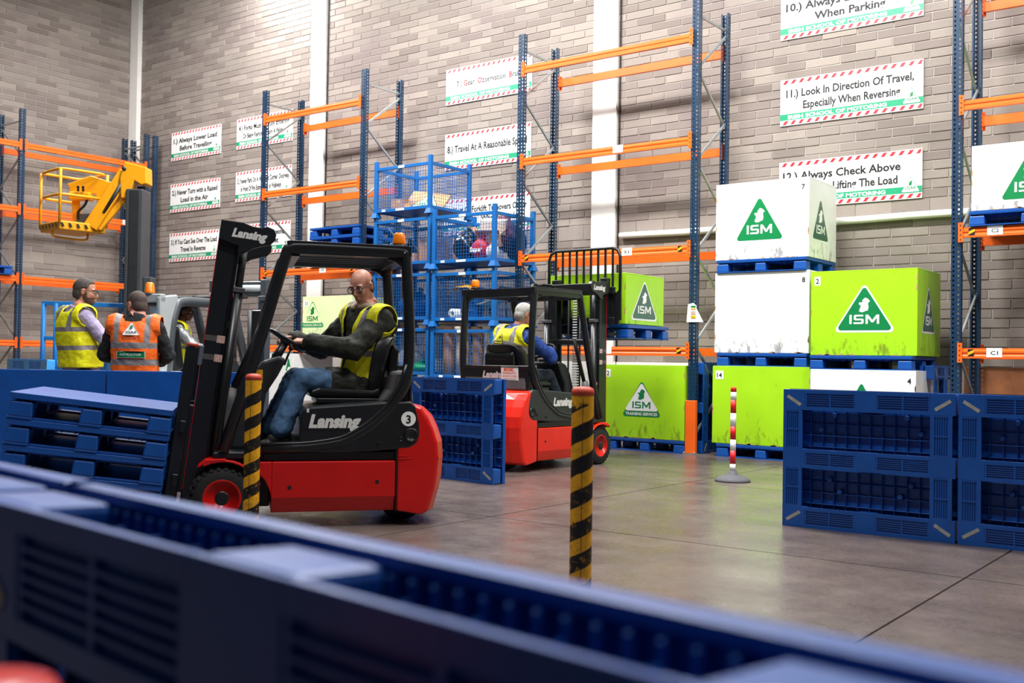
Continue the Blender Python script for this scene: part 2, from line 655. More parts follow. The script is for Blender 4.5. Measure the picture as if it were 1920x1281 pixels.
wb = struct(MB().box(XW, 3.0, YW + .008, YW + .25, 0, 9.2).build('wall_back', 'mortar'))
wl = struct(MB().box(XW - .25, XW - .008, 2.0, YW + .25, 0, 9.2).build('wall_left', 'mortar'))
CH, BL, GAP = .112, .45, .009
courses = []
z = .005
k = 0
while z < 9.1:
    if abs(z - 2.917) < .06:
        h = .224
    else:
        h = CH
    courses.append((z, h))
    z += h


def brick_me(w, h, proud, name):
    mb = MB()
    a, b, c = w / 2, proud, h / 2
    e = .004
    v = [(-a, .02, -c), (a, .02, -c), (a, .02, c), (-a, .02, c), (-a + e, -b, -c + e), (a - e, -b, -c + e), (a - e, -b, c - e), (-a + e, -b, c - e)]
    mb.add(v, [(4, 5, 6, 7), (0, 1, 5, 4), (1, 2, 6, 5), (2, 3, 7, 6), (3, 0, 4, 7)])
    me = mb.mesh(name, 'brick')
    at = me.attributes.new('tint', 'FLOAT', 'FACE')
    return me


BRK = {}


def lay_bricks(parent, u0, u1, single, along):
    """along x for the back wall, along y for the left wall (which faces +x)"""
    cand, stuff = [], MB()
    tints = []
    for r, (z0, h) in enumerate(courses):
        off = (r % 2) * BL / 2 + ((r * 37) % 5) * .012
        u = u0 - off
        while u < u1 - .02:
            a, b = max(u, u0), min(u + BL, u1)
            if b - a > .06:
                cand.append((a, b, z0, h))
            u += BL
    def key(c):
        return single((c[0] + c[1]) / 2, c[2] + c[3] / 2)
    cand = [(key(c), c) for c in cand]
    cand.sort(key=lambda t: t[0])
    nb = 0
    for d, (a, b, z0, h) in cand:
        w, hh = b - a - GAP, h - GAP
        m, zc = (a + b) / 2, z0 + h / 2
        proud = random.choice((.0, .002, .004, .006))
        if d < 1e6 and nb < 298:
            kk = (round(w, 2), round(hh, 3), proud)
            if kk not in BRK:
                BRK[kk] = brick_me(w, hh, proud, 'brick')
            o = bpy.data.objects.new('brick', BRK[kk])
            COL.objects.link(o)
            o.parent = parent
            if along == 'x':
                o.location = (m, YW, zc)
            else:
                o.location = (XW, m, zc)
                o.rotation_euler = (0, 0, pi / 2)
            nb += 1
        else:
            e, x, c = .004, w / 2, hh / 2
            loc = [(-x, .008, -c), (x, .008, -c), (x, .008, c), (-x, .008, c), (-x + e, -proud, -c + e), (x - e, -proud, -c + e), (x - e, -proud, c - e), (-x + e, -proud, c - e)]
            if along == 'x':
                v = [(m + p[0], YW + p[1], zc + p[2]) for p in loc]
            else:
                v = [(XW - p[1], m + p[0], zc + p[2]) for p in loc]
            stuff.add(v, [(4, 5, 6, 7), (0, 1, 5, 4), (1, 2, 6, 5), (2, 3, 7, 6), (3, 0, 4, 7)])
            t = random.random()
            tints += [t] * 5
    o = stuff.build('brick_courses', 'brick', parent)
    at = o.data.attributes.new('tint', 'FLOAT', 'FACE')
    at.data.foreach_set('value', tints)
    o['kind'] = 'stuff'


def near_back(x, z):
    if z < .4 or x > -2.2 or z > 6.4 or (-6.0 < x < -3.2 and z < 3.2) or (-6.0 < x < -3.5 and z < 3.0):
        return 1e9
    if -8.5 < x < -7.95:
        return 1e9
    return sqrt(x * x + YW * YW + (z - 1.1) ** 2)


def near_left(y, z):
    if z < 1.0 or y < 9.0 or y > 12.7:
        return 1e9
    return sqrt(XW * XW + y * y + (z - 1.1) ** 2) + abs(z - 3.6) * .5


lay_bricks(wb, XW + .01, 2.9, near_back, 'x')
lay_bricks(wl, 2.1, YW - .01, near_left, 'y')

for n, (x0, x1, yd) in enumerate(((-20.24, -19.95, .10), (-14.55, -14.17, .05), (-8.41, -8.00, .05))):
    struct(MB().box(x0, x1, YW - yd, YW + .02, 0, 9.1).build('trim_%d' % (n + 1), 'white_paint', None, .006))
struct(MB().tube([(x, YW - .06, 2.93 + .006 * sin(x * 3)) for x in [-7.9 + .5 * i for i in range(14)]], .045, 12).build('trim_4', 'white_paint'))
# thin conduit beside the pilasters
struct(MB().tube([(-7.96, YW - .02, .1), (-7.96, YW - .02, 9.0)], .012, 6).build('trim_5', 'dark'))
struct(MB().tube([(-14.13, YW - .02, .1), (-14.13, YW - .02, 9.0)], .012, 6).build('trim_6', 'dark'))
# painted skirting of the back wall
struct(MB().box(-14.1, -3.0, YW - .03, YW + .01, .02, 1.12).build('baseboard_back', 'white_paint', None, .004))


# ---------------------------------------------------------------- wall signs
def sign(cx, zt, w, h, lines, label, red_initials=False):
    o = thing('wall_sign', label, 'sign', (cx, YW - .012, zt - h), group='numbered rule signs on the block wall')
    y = -.012
    MB().box(-w / 2, w / 2, y, .008, 0, h).build('board', 'sign_white', o, .002, 1)
    ex, ez = (1, 0, 0), (0, 0, 1)
    sh = h * .085
    n = 17
    pw = w / n
    for z0 in (h * .015, h * .90):
        st = MB()
        for i in range(n):
            x = -w / 2 + (i + .30) * pw
            xs_ = [x, x + pw * .45, x + pw * .80, x + pw * .35]
            xs_ = [min(w / 2 - .004, q) for q in xs_]
            st.add([(xs_[0], y - .001, z0), (xs_[1], y - .001, z0), (xs_[2], y - .001, z0 + sh), (xs_[3], y - .001, z0 + sh)], [(0, 1, 2, 3)])
        st.build('hazard_stripes', 'sign_red', o)['kind'] = 'stuff'
    bz = h * .115
    bh = h * .135
    band = MB().add([(-w / 2, y - .001, bz), (w / 2, y - .001, bz), (w / 2, y - .001, bz + bh), (-w / 2, y - .001, bz + bh)], [(0, 1, 2, 3)], 0)
    put_text(band, 'IRISH SCHOOL OF MOTORING', (-w * .44, y - .002, bz + bh * .17), ex, ez, bh * .66, width=w * .70, mi=1, bold=.035)
    band.build('green_band', ['sign_green', 'sign_white'], o)
    if len(lines) == 1:
        zs = [h * .47]
        hs = [h * .215]
    else:
        zs = [h * .605, h * .335]
        hs = [h * .185] * 2
    for (s_, x0, x1), z_, h_ in zip(lines, zs, hs):
        tx = MB()
        if red_initials:
            vs, fs, wt = text_geo(s_, .018)
            put_text(tx, s_, (x0 * w, y - .002, z_), ex, ez, h_ * .8, width=(x1 - x0) * w, bold=.018)
        else:
            put_text(tx, s_, (x0 * w, y - .002, z_), ex, ez, h_, width=(x1 - x0) * w, bold=.03)
        if not red_initials:
            tx.build('lettering', 'ink', o)
    if red_initials:      # the capitals G, O, B of the line stand in red
        s_, x0, x1 = lines[0]
        vs, fs, wt = text_geo(s_, .018)
        sc = (x1 - x0) * w / wt
        for pre, ch in (('7.) ', 'G'), ('7.) Gear, ', 'O'), ('7.) Gear, Observation, ', 'B')):
            full = text_geo(pre + ch, .018)[2]
            own = text_geo(ch, .018)[2]
            put_text(tx, ch, (x0 * w + (full - own) * sc, y - .004, zs[0]), ex, ez, hs[0] * .8, width=own * sc, mi=1, bold=.03)
        tx.build('lettering', ['ink', 'sign_red'], o)
    lg = MB()
    logo(lg, (w * .425, y - .0015, h * .125), ex, ez, h * .40, h * .34, 0, 1, 2)
    lg.build('emblem', ['sign_green', 'sign_white', 'logo_green'], o)
    return o


SW, SHT = 1.62, .585
A_, B_, C_ = -17.98, -15.86, -10.42
sign(A_, 5.72, SW, SHT, [('1.) Always Lower Load', -.45, .43), ('Before Travelling', -.32, .33)], 'white rule sign one about lowering the load before travelling')
sign(A_, 4.65, SW, SHT, [('2.) Never Turn with a Raised', -.46, .46), ('Load in the Air', -.28, .28)], 'white rule sign two about never turning with a raised load')
sign(A_, 3.63, SW, SHT, [('3.) If You Cant See Over The Load', -.46, .47), ('Travel In Reverse', -.26, .25)], 'white rule sign three about travelling in reverse, beside the black mast')
sign(B_, 5.73, SW, SHT, [('4.) Forks Must Be Fully Entering', -.46, .45), ('Or Being Removed From A Pallet', -.38, .34)], 'white rule sign four about forks, crossed by the top beam of the rack')
sign(B_, 4.70, SW, SHT, [('5.) Never Park On A Hill, Blind Corner, Doorway,', -.47, .47), ('In Front Of Fire Extinguishers or Walkways', -.40, .33)], 'white rule sign five about where never to park, behind the rack post')
sign(B_, 3.66, SW, SHT, [('6.) Never Travel With Someone,', -.46, .40), ('On Forks Or Pallet', -.36, .30)], 'white rule sign six half hidden by the tall black mast head')
sign(C_, 5.865, 1.74, SHT, [('7.) Gear, Observation, Brake', -.37, .40)], 'white rule sign seven with red capitals about gear, observation and brake', True)
sign(C_, 4.795, 1.74, SHT, [('8.) Travel At A Reasonable Speed', -.47, .46)], 'white rule sign eight about a reasonable speed')
sign(C_, 3.72, 1.74, SHT, [('9.) Most Of Forklift Turnovers Occur', -.47, .47), ('When Unloaded', -.05, .40)], 'white rule sign nine about forklift turnovers, behind the blue mesh cages')
sign(-4.61, 5.95, 1.81, .60, [('10.) Always Lower Forks', -.46, .42), ('When Parking', -.25, .25)], 'white rule sign ten about parking, topmost above the white crates')
sign(-4.605, 4.825, 1.81, .60, [('11.) Look In Direction Of Travel,', -.455, .44), ('Especially When Reversing', -.33, .35)], 'white rule sign eleven about looking in the direction of travel')
sign(-4.61, 3.745, 1.81, .60, [('12.) Always Check Above', -.47, .36), ('Before Lifting The Load', -.31, .34)], 'white rule sign twelve about checking above, behind the topmost white crate')


# ---------------------------------------------------------------- pallet racks
def upright_me(h):
    """cold-rolled channel with punched holes: two columns on the front face, one on each cheek; open at the back"""
    mb = MB()
    W2, D = .05, .07
    pitch = .05
    n = int(h / pitch)

    def panel(O, eu, w, cols, hw, hh):
        O, eu = Vector(O), Vector(eu)
        ez = Vector((0, 0, 1))
        cw = w / cols
        for c in range(cols):
            for r in range(n):
                a = O + eu * (c * cw) + ez * (r * pitch)
                outer = [a, a + eu * cw, a + eu * cw + ez * pitch, a + ez * pitch]
                m = a + eu * (cw / 2) + ez * (pitch / 2)
                inner = [m - eu * hw * .7 - ez * hh, m + eu * hw * .7 - ez * hh, m + eu * hw + ez * hh, m - eu * hw + ez * hh]
                mb.add(outer + inner, [(0, 1, 5, 4), (1, 2, 6, 5), (2, 3, 7, 6), (3, 0, 4, 7)])
    panel((-W2, 0, 0), (1, 0, 0), .1, 2, .010, .011)
    panel((W2, 0, 0), (0, 1, 0), D, 1, .011, .013)
    panel((-W2, D, 0), (0, -1, 0), D, 1, .011, .013)
    zt = n * pitch
    mb.box(W2 - .018, W2, D - .001, D + .001, 0, zt)
    mb.box(-W2, -W2 + .018, D - .001, D + .001, 0, zt)
    mb.box(-.07, .07, -.02, .10, 0, .008)
    return mb.mesh('upright', 'post_blue')


UP = {h: upright_me(h) for h in (5.65,)}


def beam_me(L):
    mb = MB()
    prof = [(-.028, 0), (.022, 0), (.022, .105), (-.012, .105), (-.012, .092), (-.028, .080), (-.028, .06), (-.021, .05), (-.021, .035), (-.028, .025)]
    mb.prism(prof, .004, L - .004, 'x')
    return mb.mesh('beam', 'orange')


def conn_me():
    mb = MB().box(-.024, .024, -.034, -.026, -.045, .16).box(-.004, .004, -.03, .022, -.045, .16)
    for i in range(4):
        mb.add([(x, -.0345, z) for x, z in ((-.006, -.03 + i * .05), (.006, -.03 + i * .05), (.006, -.012 + i * .05), (-.006, -.012 + i * .05))], [(0, 1, 2, 3)], 1)
    return mb.mesh('connector', ['orange', 'dark'])


CONN = conn_me()
BEAMS = {}


def rack_frame(root, pos, h, depth, zs):
    """front and rear upright with zigzag braces; pos along local x"""
    place(UP[h], 'upright', root, loc=(pos, 0, 0))
    place(UP[h], 'upright', root, loc=(pos, depth, 0), rot=(0, 0, pi))
    y0, y1 = .05, depth - .05
    for a, b in zs:
        za, zb = a
        MB().bar((pos + .012 * b, y0, za), (pos + .012 * b, y1, zb), .03, .022, 0, up=(1, 0, 0)).build('brace', 'galv', root)


def zig(h):
    out = [((h - .22, h - .22), 0)]
    z = h - .30
    s = 1
    front = False
    while z > .5:
        nz = z - .57
        out.append(((nz, z), s) if not front else ((z, nz), s))
        front = not front
        s = -s
        z = nz
    return out


def rack_beam(root, x0, x1, y, z, back=False, label=None, sign_at=.5, stripe=False, ltxt=None, mat_='orange'):
    L = round(x1 - x0, 3)
    if L not in BEAMS:
        BEAMS[L] = beam_me(L)
    b = place(BEAMS[L], 'beam', root, loc=(x0, y, z))
    if back:
        b.rotation_euler = (0, 0, pi)
        b.location = (x1, y, z)
    for x in (.0, L):
        place(CONN, 'connector', b, loc=(x, 0, 0))
    if ltxt is not None:
        m = MB()
        xc = L * sign_at
        m.box(xc - .075, xc + .075, -.031, -.0285, .012, .108)
        if ltxt:
            put_text(m, ltxt, (xc - .035, -.0318, .038), (1, 0, 0), (0, 0, 1), .042, width=.072, mi=1, bold=.02)
        m.build('location_label', ['label', 'ink'], b)
    if stripe:
        for xc in ((.11, L - .12) if stripe == 2 else (L - .12,) if stripe == 1 else (.11,)):
            m = MB()
            m.add([(xc - .03, -.0295, .02), (xc + .03, -.0295, .02), (xc + .03, -.0295, .095), (xc - .03, -.0295, .095)], [(0, 1, 2, 3)], 0)
            m.add([(xc - .03, -.0300, .03), (xc + .03, -.0300, .06), (xc + .03, -.0300, .09), (xc - .03, -.0300, .06)], [(0, 1, 2, 3)], 1)
            m.build('hazard_mark', ['bollard_black', 'yellow'], b)
    return b


def guard_post(root, x):
    MB().prism([(-.065, -.03), (.065, -.03), (.065, .03), (.045, .03), (.045, -.015), (-.045, -.015), (-.045, .03), (-.065, .03)], .012, .66, 'z').build('post_guard', 'orange', root, .006, 1)


YF, DEP = 11.60, .86
LV = (1.21, 2.47, 3.81, 5.09)

# rack behind the truck, left of the mesh cages
ra = thing('pallet_rack', 'blue and orange pallet rack between the rule signs and the mesh cages', 'rack', (-14.18, YF, 0), group='blue and orange pallet racks')
for p in (0, 2.38):
    rack_frame(ra, p, 5.65, DEP, zig(5.65))
for i, z_ in enumerate(LV):
    rack_beam(ra, .05, 2.33, .0, z_, stripe=(2 if i == 1 else False), ltxt=('A3' if i == 1 else None), sign_at=.66)
    rack_beam(ra, .05, 2.33, DEP, z_, back=True)
# rack with the middle bay, right of the cages
rb = thing('pallet_rack', 'blue and orange pallet rack standing right of the mesh cages, empty upper levels', 'rack', (-8.72, YF, 0), group='blue and orange pallet racks')
for p in (0, 2.69):
    rack_frame(rb, p, 5.65 if p else 5.65, DEP, zig(5.65))
for i, z_ in enumerate(LV):
    rack_beam(rb, .05, 2.64, .0, z_, stripe=(2 if i == 1 else 1 if i == 0 else False), ltxt=('R3' if i == 1 else '' if i in (0, 2) else None), sign_at=(.55, .66, .60, .5)[i])
    rack_beam(rb, .05, 2.64, DEP, z_, back=True)
gp = MB().prism([(-.068, -.035), (.068, -.035), (.068, .03), (.050, .03), (.050, -.02), (-.050, -.02), (-.050, .03), (-.068, .03)], .012, .66, 'z')
o = gp.build('post_guard', 'orange', rb, .006, 1)
o.location = (2.69, 0, 0)
mm = MB().box(-.09, .09, -.06, .05, 0, .012)
for x_ in (-.07, .07):
    mm.lathe([(.012, .012), (.012, .03)], 8, (x_, -.05, 0))
o2 = mm.build('base_plate', 'galv', rb)
o2.location = (2.69, 0, 0)

# rack at the right edge of the picture
rc = thing('pallet_rack', 'blue and orange pallet rack at the right edge, carrying a white crate', 'rack', (-2.96, YF, 0), group='blue and orange pallet racks')
for p in (0, 2.69):
    rack_frame(rc, p, 5.65, DEP, zig(5.65))
for i, z_ in enumerate(LV):
    rack_beam(rc, .05, 2.64, .0, z_, stripe=(3 if i < 2 else False), ltxt=('C%d' % (i + 1) if i < 2 else None), sign_at=.13)
    rack_beam(rc, .05, 2.64, DEP, z_, back=True)
m_ = MB().box(.33, .41, -.0312, -.029, 1.24, 1.30)
m_.build('location_label', 'label', rc)

# rack along the left wall: local x runs along world +y, front faces +x
rd = thing('pallet_rack', 'blue and orange pallet rack along the left wall, behind the yellow basket', 'rack', (-19.0, 7.32, 0), (0, 0, pi / 2), group='blue and orange pallet racks')
for p in (0, 2.62, 5.24, 5.44):
    rack_frame(rd, p, 5.65, .86, zig(5.65))
for i, z_ in enumerate((1.25, 2.44, 3.72, 4.92)):
    for x0, x1 in ((.05, 2.57), (2.67, 5.19)):
        lt = {2: ('C3' if x0 > 1 else 'D4')}.get(i)
        rack_beam(rd, x0, x1, .0, z_, ltxt=lt if x0 > 1 else None, sign_at=.56)
        rack_beam(rd, x0, x1, .86, z_, back=True)
b2 = MB().box(2.67 + 2.02, 2.67 + 2.16, -.0312, -.029, 3.735, 3.825)
put_text(b2, 'D3', (2.67 + 2.05, -.032, 3.755), (1, 0, 0), (0, 0, 1), .05, width=.08, mi=1, bold=.02)
b2.build('location_label', ['label', 'ink'], rd)

# paper tag folded round the middle post, notice on the wall side behind it
t_ = thing('inspection_tag', 'white rack inspection tag with coloured boxes on the blue post', 'tag', (-6.03, YF - .012, 1.62))
tm = MB().add([(-.075, 0, .0), (.06, 0, .0), (.06, -.004, .20), (.02, -.004, .235), (-.055, -.004, .22), (.13, .05, .0), (.06, -.004, .17)], [(0, 1, 2, 3, 4), (1, 5, 6)], 0)
tm.build('paper', 'label', t_)
pm = MB()
for k, (z0, z1, mi) in enumerate(((.05, .085, 0), (.10, .135, 1), (.155, .17, 0), (.18, .20, 2))):
    pm.add([(-.015, -.0065, z0), (.05, -.0065, z0), (.05, -.0065, z1), (-.015, -.0065, z1)], [(0, 1, 2, 3)], mi)
pm.build('coloured_boxes', ['yellow', 'sticker_pink', 'logo_green'], t_)
nt = thing('load_notice', 'pale grey load notice fixed behind the middle rack post', 'notice', (-5.86, 12.30, 1.42))
MB().box(-.15, .15, 0, .008, 0, .45).build('board', 'card_white', nt, .002, 1)
pm = MB().box(-.09, .12, -.002, 0, .36, .42, 0).box(-.02, .14, -.002, 0, .03, .31, 1)
for k in range(5):
    pm.box(.01, .11, -.003, -.002, .07 + k * .045, .078 + k * .045, 2)
pm.build('print', ['post_blue', 'label', 'tape'], nt)


# ---------------------------------------------------------------- plastic pallets
PL, PW, PT = 1.13, .94, .155


def make_pallet(label, loc, rot, detailed=True):
    """lying flat: z 0 = runners, z PT = deck; x long, y short; every look-alike below is a copy"""
    o = thing('plastic_pallet', label, 'pallet', loc, rot, group='blue plastic pallets')
    hx, hy = PL / 2, PW / 2
    d = MB().box(-hx, hx, -hy, hy, PT - .022, PT)
    # rib grid under the deck, seen through the open underside
    for i in range(1, 14):
        x = -hx + PL * i / 14
        d.box(x - .002, x + .002, -hy + .03, hy - .03, PT - .055, PT - .022)
    for i in range(1, 42):       # closer ribs along both long edges
        x = -hx + PL * i / 42
        for sy in (-1, 1):
            d.box(x - .003, x + .003, sy * (hy - .07) - .055, sy * (hy - .07) + .055, PT - .042, PT - .022)
    for i in range(1, 12):
        y = -hy + PW * i / 12
        d.box(-hx + .01, hx - .01, y - .002, y + .002, PT - .055, PT - .022)
    for x, y in ((-.27, .14), (-.2, .22), (-.33, -.2), (.27, .14), (.2, .22), (.33, -.2), (-.24, -.3), (.24, -.3)):
        d.tube([(x, y, PT - .065), (x, y, PT - .03)], .018, 10)
    # rim of the deck with the shallow cut-outs
    for y in (-hy, hy - .012):
        d.box(-hx, hx, y, y + .012, PT - .036, PT - .020)
    for x in (-hx, hx - .012):
        d.box(x, x + .012, -hy, hy, PT - .036, PT - .020)
    d.build('deck', 'pallet', o, .004, 1)
    bx = [(-hx, -hx + .155), (-.068, .068), (hx - .155, hx)]
    by = [(-hy, -hy + .14), (-.065, .065), (hy - .14, hy)]
    key = {}
    for i, (x0, x1) in enumerate(bx):
        for j, (y0, y1) in enumerate(by):
            w, dd = x1 - x0, y1 - y0
            kk = (round(w, 3), round(dd, 3))
            if kk not in key:
                e = .004
                b = MB()
                v = [(-w / 2, -dd / 2, 0), (w / 2, -dd / 2, 0), (w / 2, dd / 2, 0), (-w / 2, dd / 2, 0),
                     (-w / 2 + e, -dd / 2 + e, PT - .05), (w / 2 - e, -dd / 2 + e, PT - .05), (w / 2 - e, dd / 2 - e, PT - .05), (-w / 2 + e, dd / 2 - e, PT - .05)]
                v = [(a, b_, c + .010) if c == 0 else (a, b_, c) for a, b_, c in v]
                b.add(v, [(0, 3, 2, 1), (4, 5, 6, 7), (0, 1, 5, 4), (1, 2, 6, 5), (2, 3, 7, 6), (3, 0, 4, 7)])
                key[kk] = b.mesh('block', 'pallet', True)
            place(key[kk], 'block', o, .010, 2, loc=((x0 + x1) / 2, (y0 + y1) / 2, 0))

    def grille(mb, a0, a1, c0, c1, along):
        """slatted part of a runner between two blocks"""
        def bx_(u0, u1, w0, w1, z0=.002, z1=.011):
            if along == 'x':
                mb.box(u0, u1, w0, w1, z0, z1)
            else:
                mb.box(w0, w1, u0, u1, z0, z1)
        n = 6
        e = .026
        bx_(a0, a1, c0, c0 + e, 0, .012)
        bx_(a0, a1, c1 - e, c1, 0, .012)
        for k in range(1, n):
            c = c0 + e + (c1 - c0 - 2 * e) * k / n
            bx_(a0, a1, c - .0025, c + .0025, .001, .010)
        bx_(a0, a1, c0, c1, .0100, .0115)  # backing sheet added so light from behind stays out of the slots
        for u in (a0 + .006, (a0 + a1) / 2, a1 - .006):
            bx_(u - .005, u + .005, c0, c1, .0015, .0115)

    for j, (y0, y1) in enumerate(by):
        r = MB()
        for x0, x1 in bx:
            r.box(x0, x1, y0, y1, 0, .012)
        grille(r, bx[0][1], bx[1][0], y0, y1, 'x')
        grille(r, bx[1][1], bx[2][0], y0, y1, 'x')
        r.build('runner', 'pallet', o, .003, 1)
    for x0, x1 in (bx[0], bx[2]):
        r = MB()
        grille(r, by[0][1], by[1][0], x0, x1 - .02, 'y')
        grille(r, by[1][1], by[2][0], x0, x1 - .02, 'y')
        r.build('end_runner', 'pallet', o, .003, 1)
    for sx in (-1, 1):
        for sy in (-1, 1):
            t = MB()
            t.bar((sx * (hx - .125), sy * (hy - .105), -.0012), (sx * (hx - .03), sy * (hy - .045), -.0012), .022, .0016)
            t.build('grip_strip', 'tape', o)
    return o


UPR = (-pi / 2, 0, 0)     # on its long edge, underside facing -y


def upr(a):
    return (Matrix.Rotation(a, 4, 'Z') @ Matrix.Rotation(-pi / 2, 4, 'X')).to_euler()


# right: two pallets standing on edge as a barrier
P0 = make_pallet('blue pallet on edge right of the striped delineator post, underside showing', (-2.335, 6.95, PW / 2), upr(radians(1)))
dup(P0, 'blue pallet on edge cut off by the right edge of the picture', (-1.19, 6.97, PW / 2), upr(radians(1.0)))
# between the two red trucks
dup(P0, 'blue pallet on edge between the two red trucks, underside showing', (-6.345, 7.44, PW / 2), upr(radians(-7)))
# foreground row, openings up
dup(P0, 'large out of focus blue pallet on edge in the foreground, its two open slots upward', (-.662, .517, .94 - PW / 2), upr(radians(-6.5)))
dup(P0, 'out of focus blue pallet on edge at the lower left corner of the picture', (-1.82, .66, .94 - PW / 2), upr(radians(-6.5)))
dup(P0, 'out of focus blue pallet on edge at the lower right corner of the picture', (.49, .39, .94 - PW / 2), upr(radians(-6.5)))
# plain decks facing the camera, behind the load of the near truck
for lab, c in (('plain dark blue pallet deck on edge in front of the man in yellow', (-8.423, 4.593)),
               ('plain dark blue pallet deck on edge in front of the instructor', (-7.546, 5.382)),
               ('plain dark blue pallet deck on edge at the far left edge', (-9.300, 3.803))):
    dup(P0, lab, (c[0], c[1], .4866), (Matrix.Rotation(radians(42), 4, 'Z') @ Matrix.Rotation(pi / 2, 4, 'X')).to_euler(), 1.035)
# light blue ones further back
LIGHT = {'pallet': 'pallet_light'}
dup(P0, 'light blue pallet on edge at far left behind the dark barrier', (-13.72, 7.30, .515), upr(radians(-5)), 1.10, LIGHT)
dup(P0, 'light blue pallet on edge just left of the man in yellow', (-12.95, 7.38, .515), upr(radians(-5)), 1.10, LIGHT)
dup(P0, 'light blue pallet on edge between the man in yellow and the instructor', (-11.46, 7.13, .515), upr(radians(-5)), 1.10, LIGHT)


# ---------------------------------------------------------------- training crates on pallets
def crate(label, x0, x1, y0, y1, z0, z1, col, num=None, num_right=False, face=None, side=None, name='training_crate', plain_num=False):
    cx, cy = (x0 + x1) / 2, (y0 + y1) / 2
    o = thing(name, label, 'crate', (cx, cy, z0), group='plywood training crates')
    w, d, h = x1 - x0, y1 - y0, z1 - z0
    a, b = w / 2, d / 2
    t = .012
    MB().box(-a, a, -b, -b + t, 0, h).build('front_panel', col, o, .0025, 1)
    MB().box(-a, a, b - t, b, 0, h).build('back_panel', col, o, .0025, 1)
    MB().box(-a, -a + t, -b + t, b - t, 0, h).build('side_panel', col, o, .0025, 1)
    MB().box(a - t, a, -b + t, b - t, 0, h).build('side_panel', col, o, .0025, 1)
    MB().box(-a, a, -b, b, h, h + .014).build('lid', col, o, .003, 1)
    # raw wood where paint has chipped along edges
    r = random.Random(int(abs(x0 * 100 + z0 * 10)))
    ch = MB()
    for k in range(9):
        px = r.uniform(-a + .02, a - .08)
        ch.add([(px, -b - .0012, .0), (px + r.uniform(.02, .1), -b - .0012, .0), (px + r.uniform(.02, .06), -b - .0012, r.uniform(.006, .022)), (px + .005, -b - .0012, r.uniform(.004, .016))], [(0, 1, 2, 3)])
    for k in range(4):
        pz = r.uniform(.05, h - .1)
        sx = a if k % 2 else -a
        q = -1 if k % 2 else 1
        ch.add([(sx, -b - .0012, pz), (sx + q * r.uniform(.008, .02), -b - .0012, pz + .01), (sx + q * .012, -b - .0012, pz + r.uniform(.03, .07)), (sx, -b - .0012, pz + .08)], [(0, 1, 2, 3)])
    ch.build('chipped_edge', 'ply', o)
    ex, ez = (1, 0, 0), (0, 0, 1)
    y = -b - .0012
    if num is not None:
        m = MB()
        lw = .034 * len(num) + .035
        nx = (a - lw - .035) if num_right else (-a + .04)
        if not plain_num:
            m.box(nx, nx + lw, y - .0005, y + .001, h - .145, h - .045, 0)
        put_text(m, num, (nx + lw / 2, y - .0015, h - .125), ex, ez, .062, mi=1, bold=.02, center=True)
        m.build('number_label', ['label', 'ink'], o)
    if face:
        m = MB()
        fx, fz, fw, fh, sch, cap = face
        sets = {'green': (['label', 'logo_green', 'label'], 0), 'white': (['logo_green', 'label', 'logo_green'], 0), 'teal': (['sign_green', 'crate_pale', 'logo_green'], 0)}
        logo(m, (fx, -b, fz), ex, ez, fw, fh, 0, 1, 2, cap)
        m.build('emblem', sets[sch][0], o)
    if side:
        m = MB()
        fy, fz, fw, fh = side
        logo(m, (a, fy, fz), (0, 1, 0), ez, fw, fh, 0, 1, 2)
        m.build('emblem', ['label', 'logo_dark', 'label'], o)
    return o


def flat(label, cx, cy, z, a=0.0):
    return dup(P0, label, (cx, cy, z), (0, 0, a))


R1 = 11.62
# left of the middle post
flat('blue pallet on the floor under green crate twelve', -6.67, R1 + .42, 0)
crate('lime green crate number twelve low in the rack bay, with a white triangle emblem', -7.32, -6.11, R1 - .05, R1 + .92, .16, 1.07, 'crate_green', '12', False, (.0, .27, .58, .46, 'white', 'TRAINING SERVICES'))
# stack right of the post
flat('blue pallet on the floor under green crate fourteen', -5.13, R1 + .45, 0)
crate('lime green crate number fourteen at the bottom of the left stack', -5.76, -4.54, R1, R1 + .95, .16, 1.075, 'crate_green', '14')
flat('blue pallet between green crate fourteen and white crate eight', -5.16, R1 + .50, 1.09)
crate('plain white scuffed crate number eight in the middle of the left stack', -5.78, -4.59, R1 + .08, R1 + .98, 1.25, 2.20, 'crate_white', '8', True, plain_num=True)
flat('blue pallet between white crates eight and seven', -5.19, R1 + .53, 2.215)
crate('white crate number seven on top of the left stack, with a green triangle emblem', -5.80, -4.62, R1 + .12, R1 + 1.0, 2.375, 3.29, 'crate_white', '7', True, (-.02, .20, .68, .58, 'green', None), (-.08, .2, .56, .55), plain_num=True)
# second stack
flat('blue pallet on the floor under white crate four', -3.92, R1 + .30, 0)
crate('white crate number four at the bottom of the right stack, half hidden', -4.49, -3.33, R1 - .12, R1 + .75, .16, 1.055, 'crate_white', '4', True, (.0, .36, .48, .44, 'green', None), plain_num=True)
pn = MB()
flat('blue pallet between white crate four and green crate two', -3.94, R1 + .36, 1.07)
c2 = crate('lime green crate number two on top of the right stack, with a green triangle emblem', -4.53, -3.35, R1 - .02, R1 + .86, 1.23, 2.165, 'crate_green', '2', False, (.02, .255, .70, .55, 'green', None), (-.03, .25, .50, .54))
# standing pallets seen end-on beside the stacks
def endon(label, x, y):
    dup(P0, label, (x, y, PL / 2), (Matrix.Rotation(pi / 2, 4, 'Z') @ Matrix.Rotation(-pi / 2, 4, 'X') @ Matrix.Rotation(pi / 2, 4, 'Z')).to_euler())
endon('blue pallet standing on end between the middle post and crate fourteen', -5.955, R1 + .62)
endon('blue pallet standing on end behind the right stack', -3.245, R1 + .72)
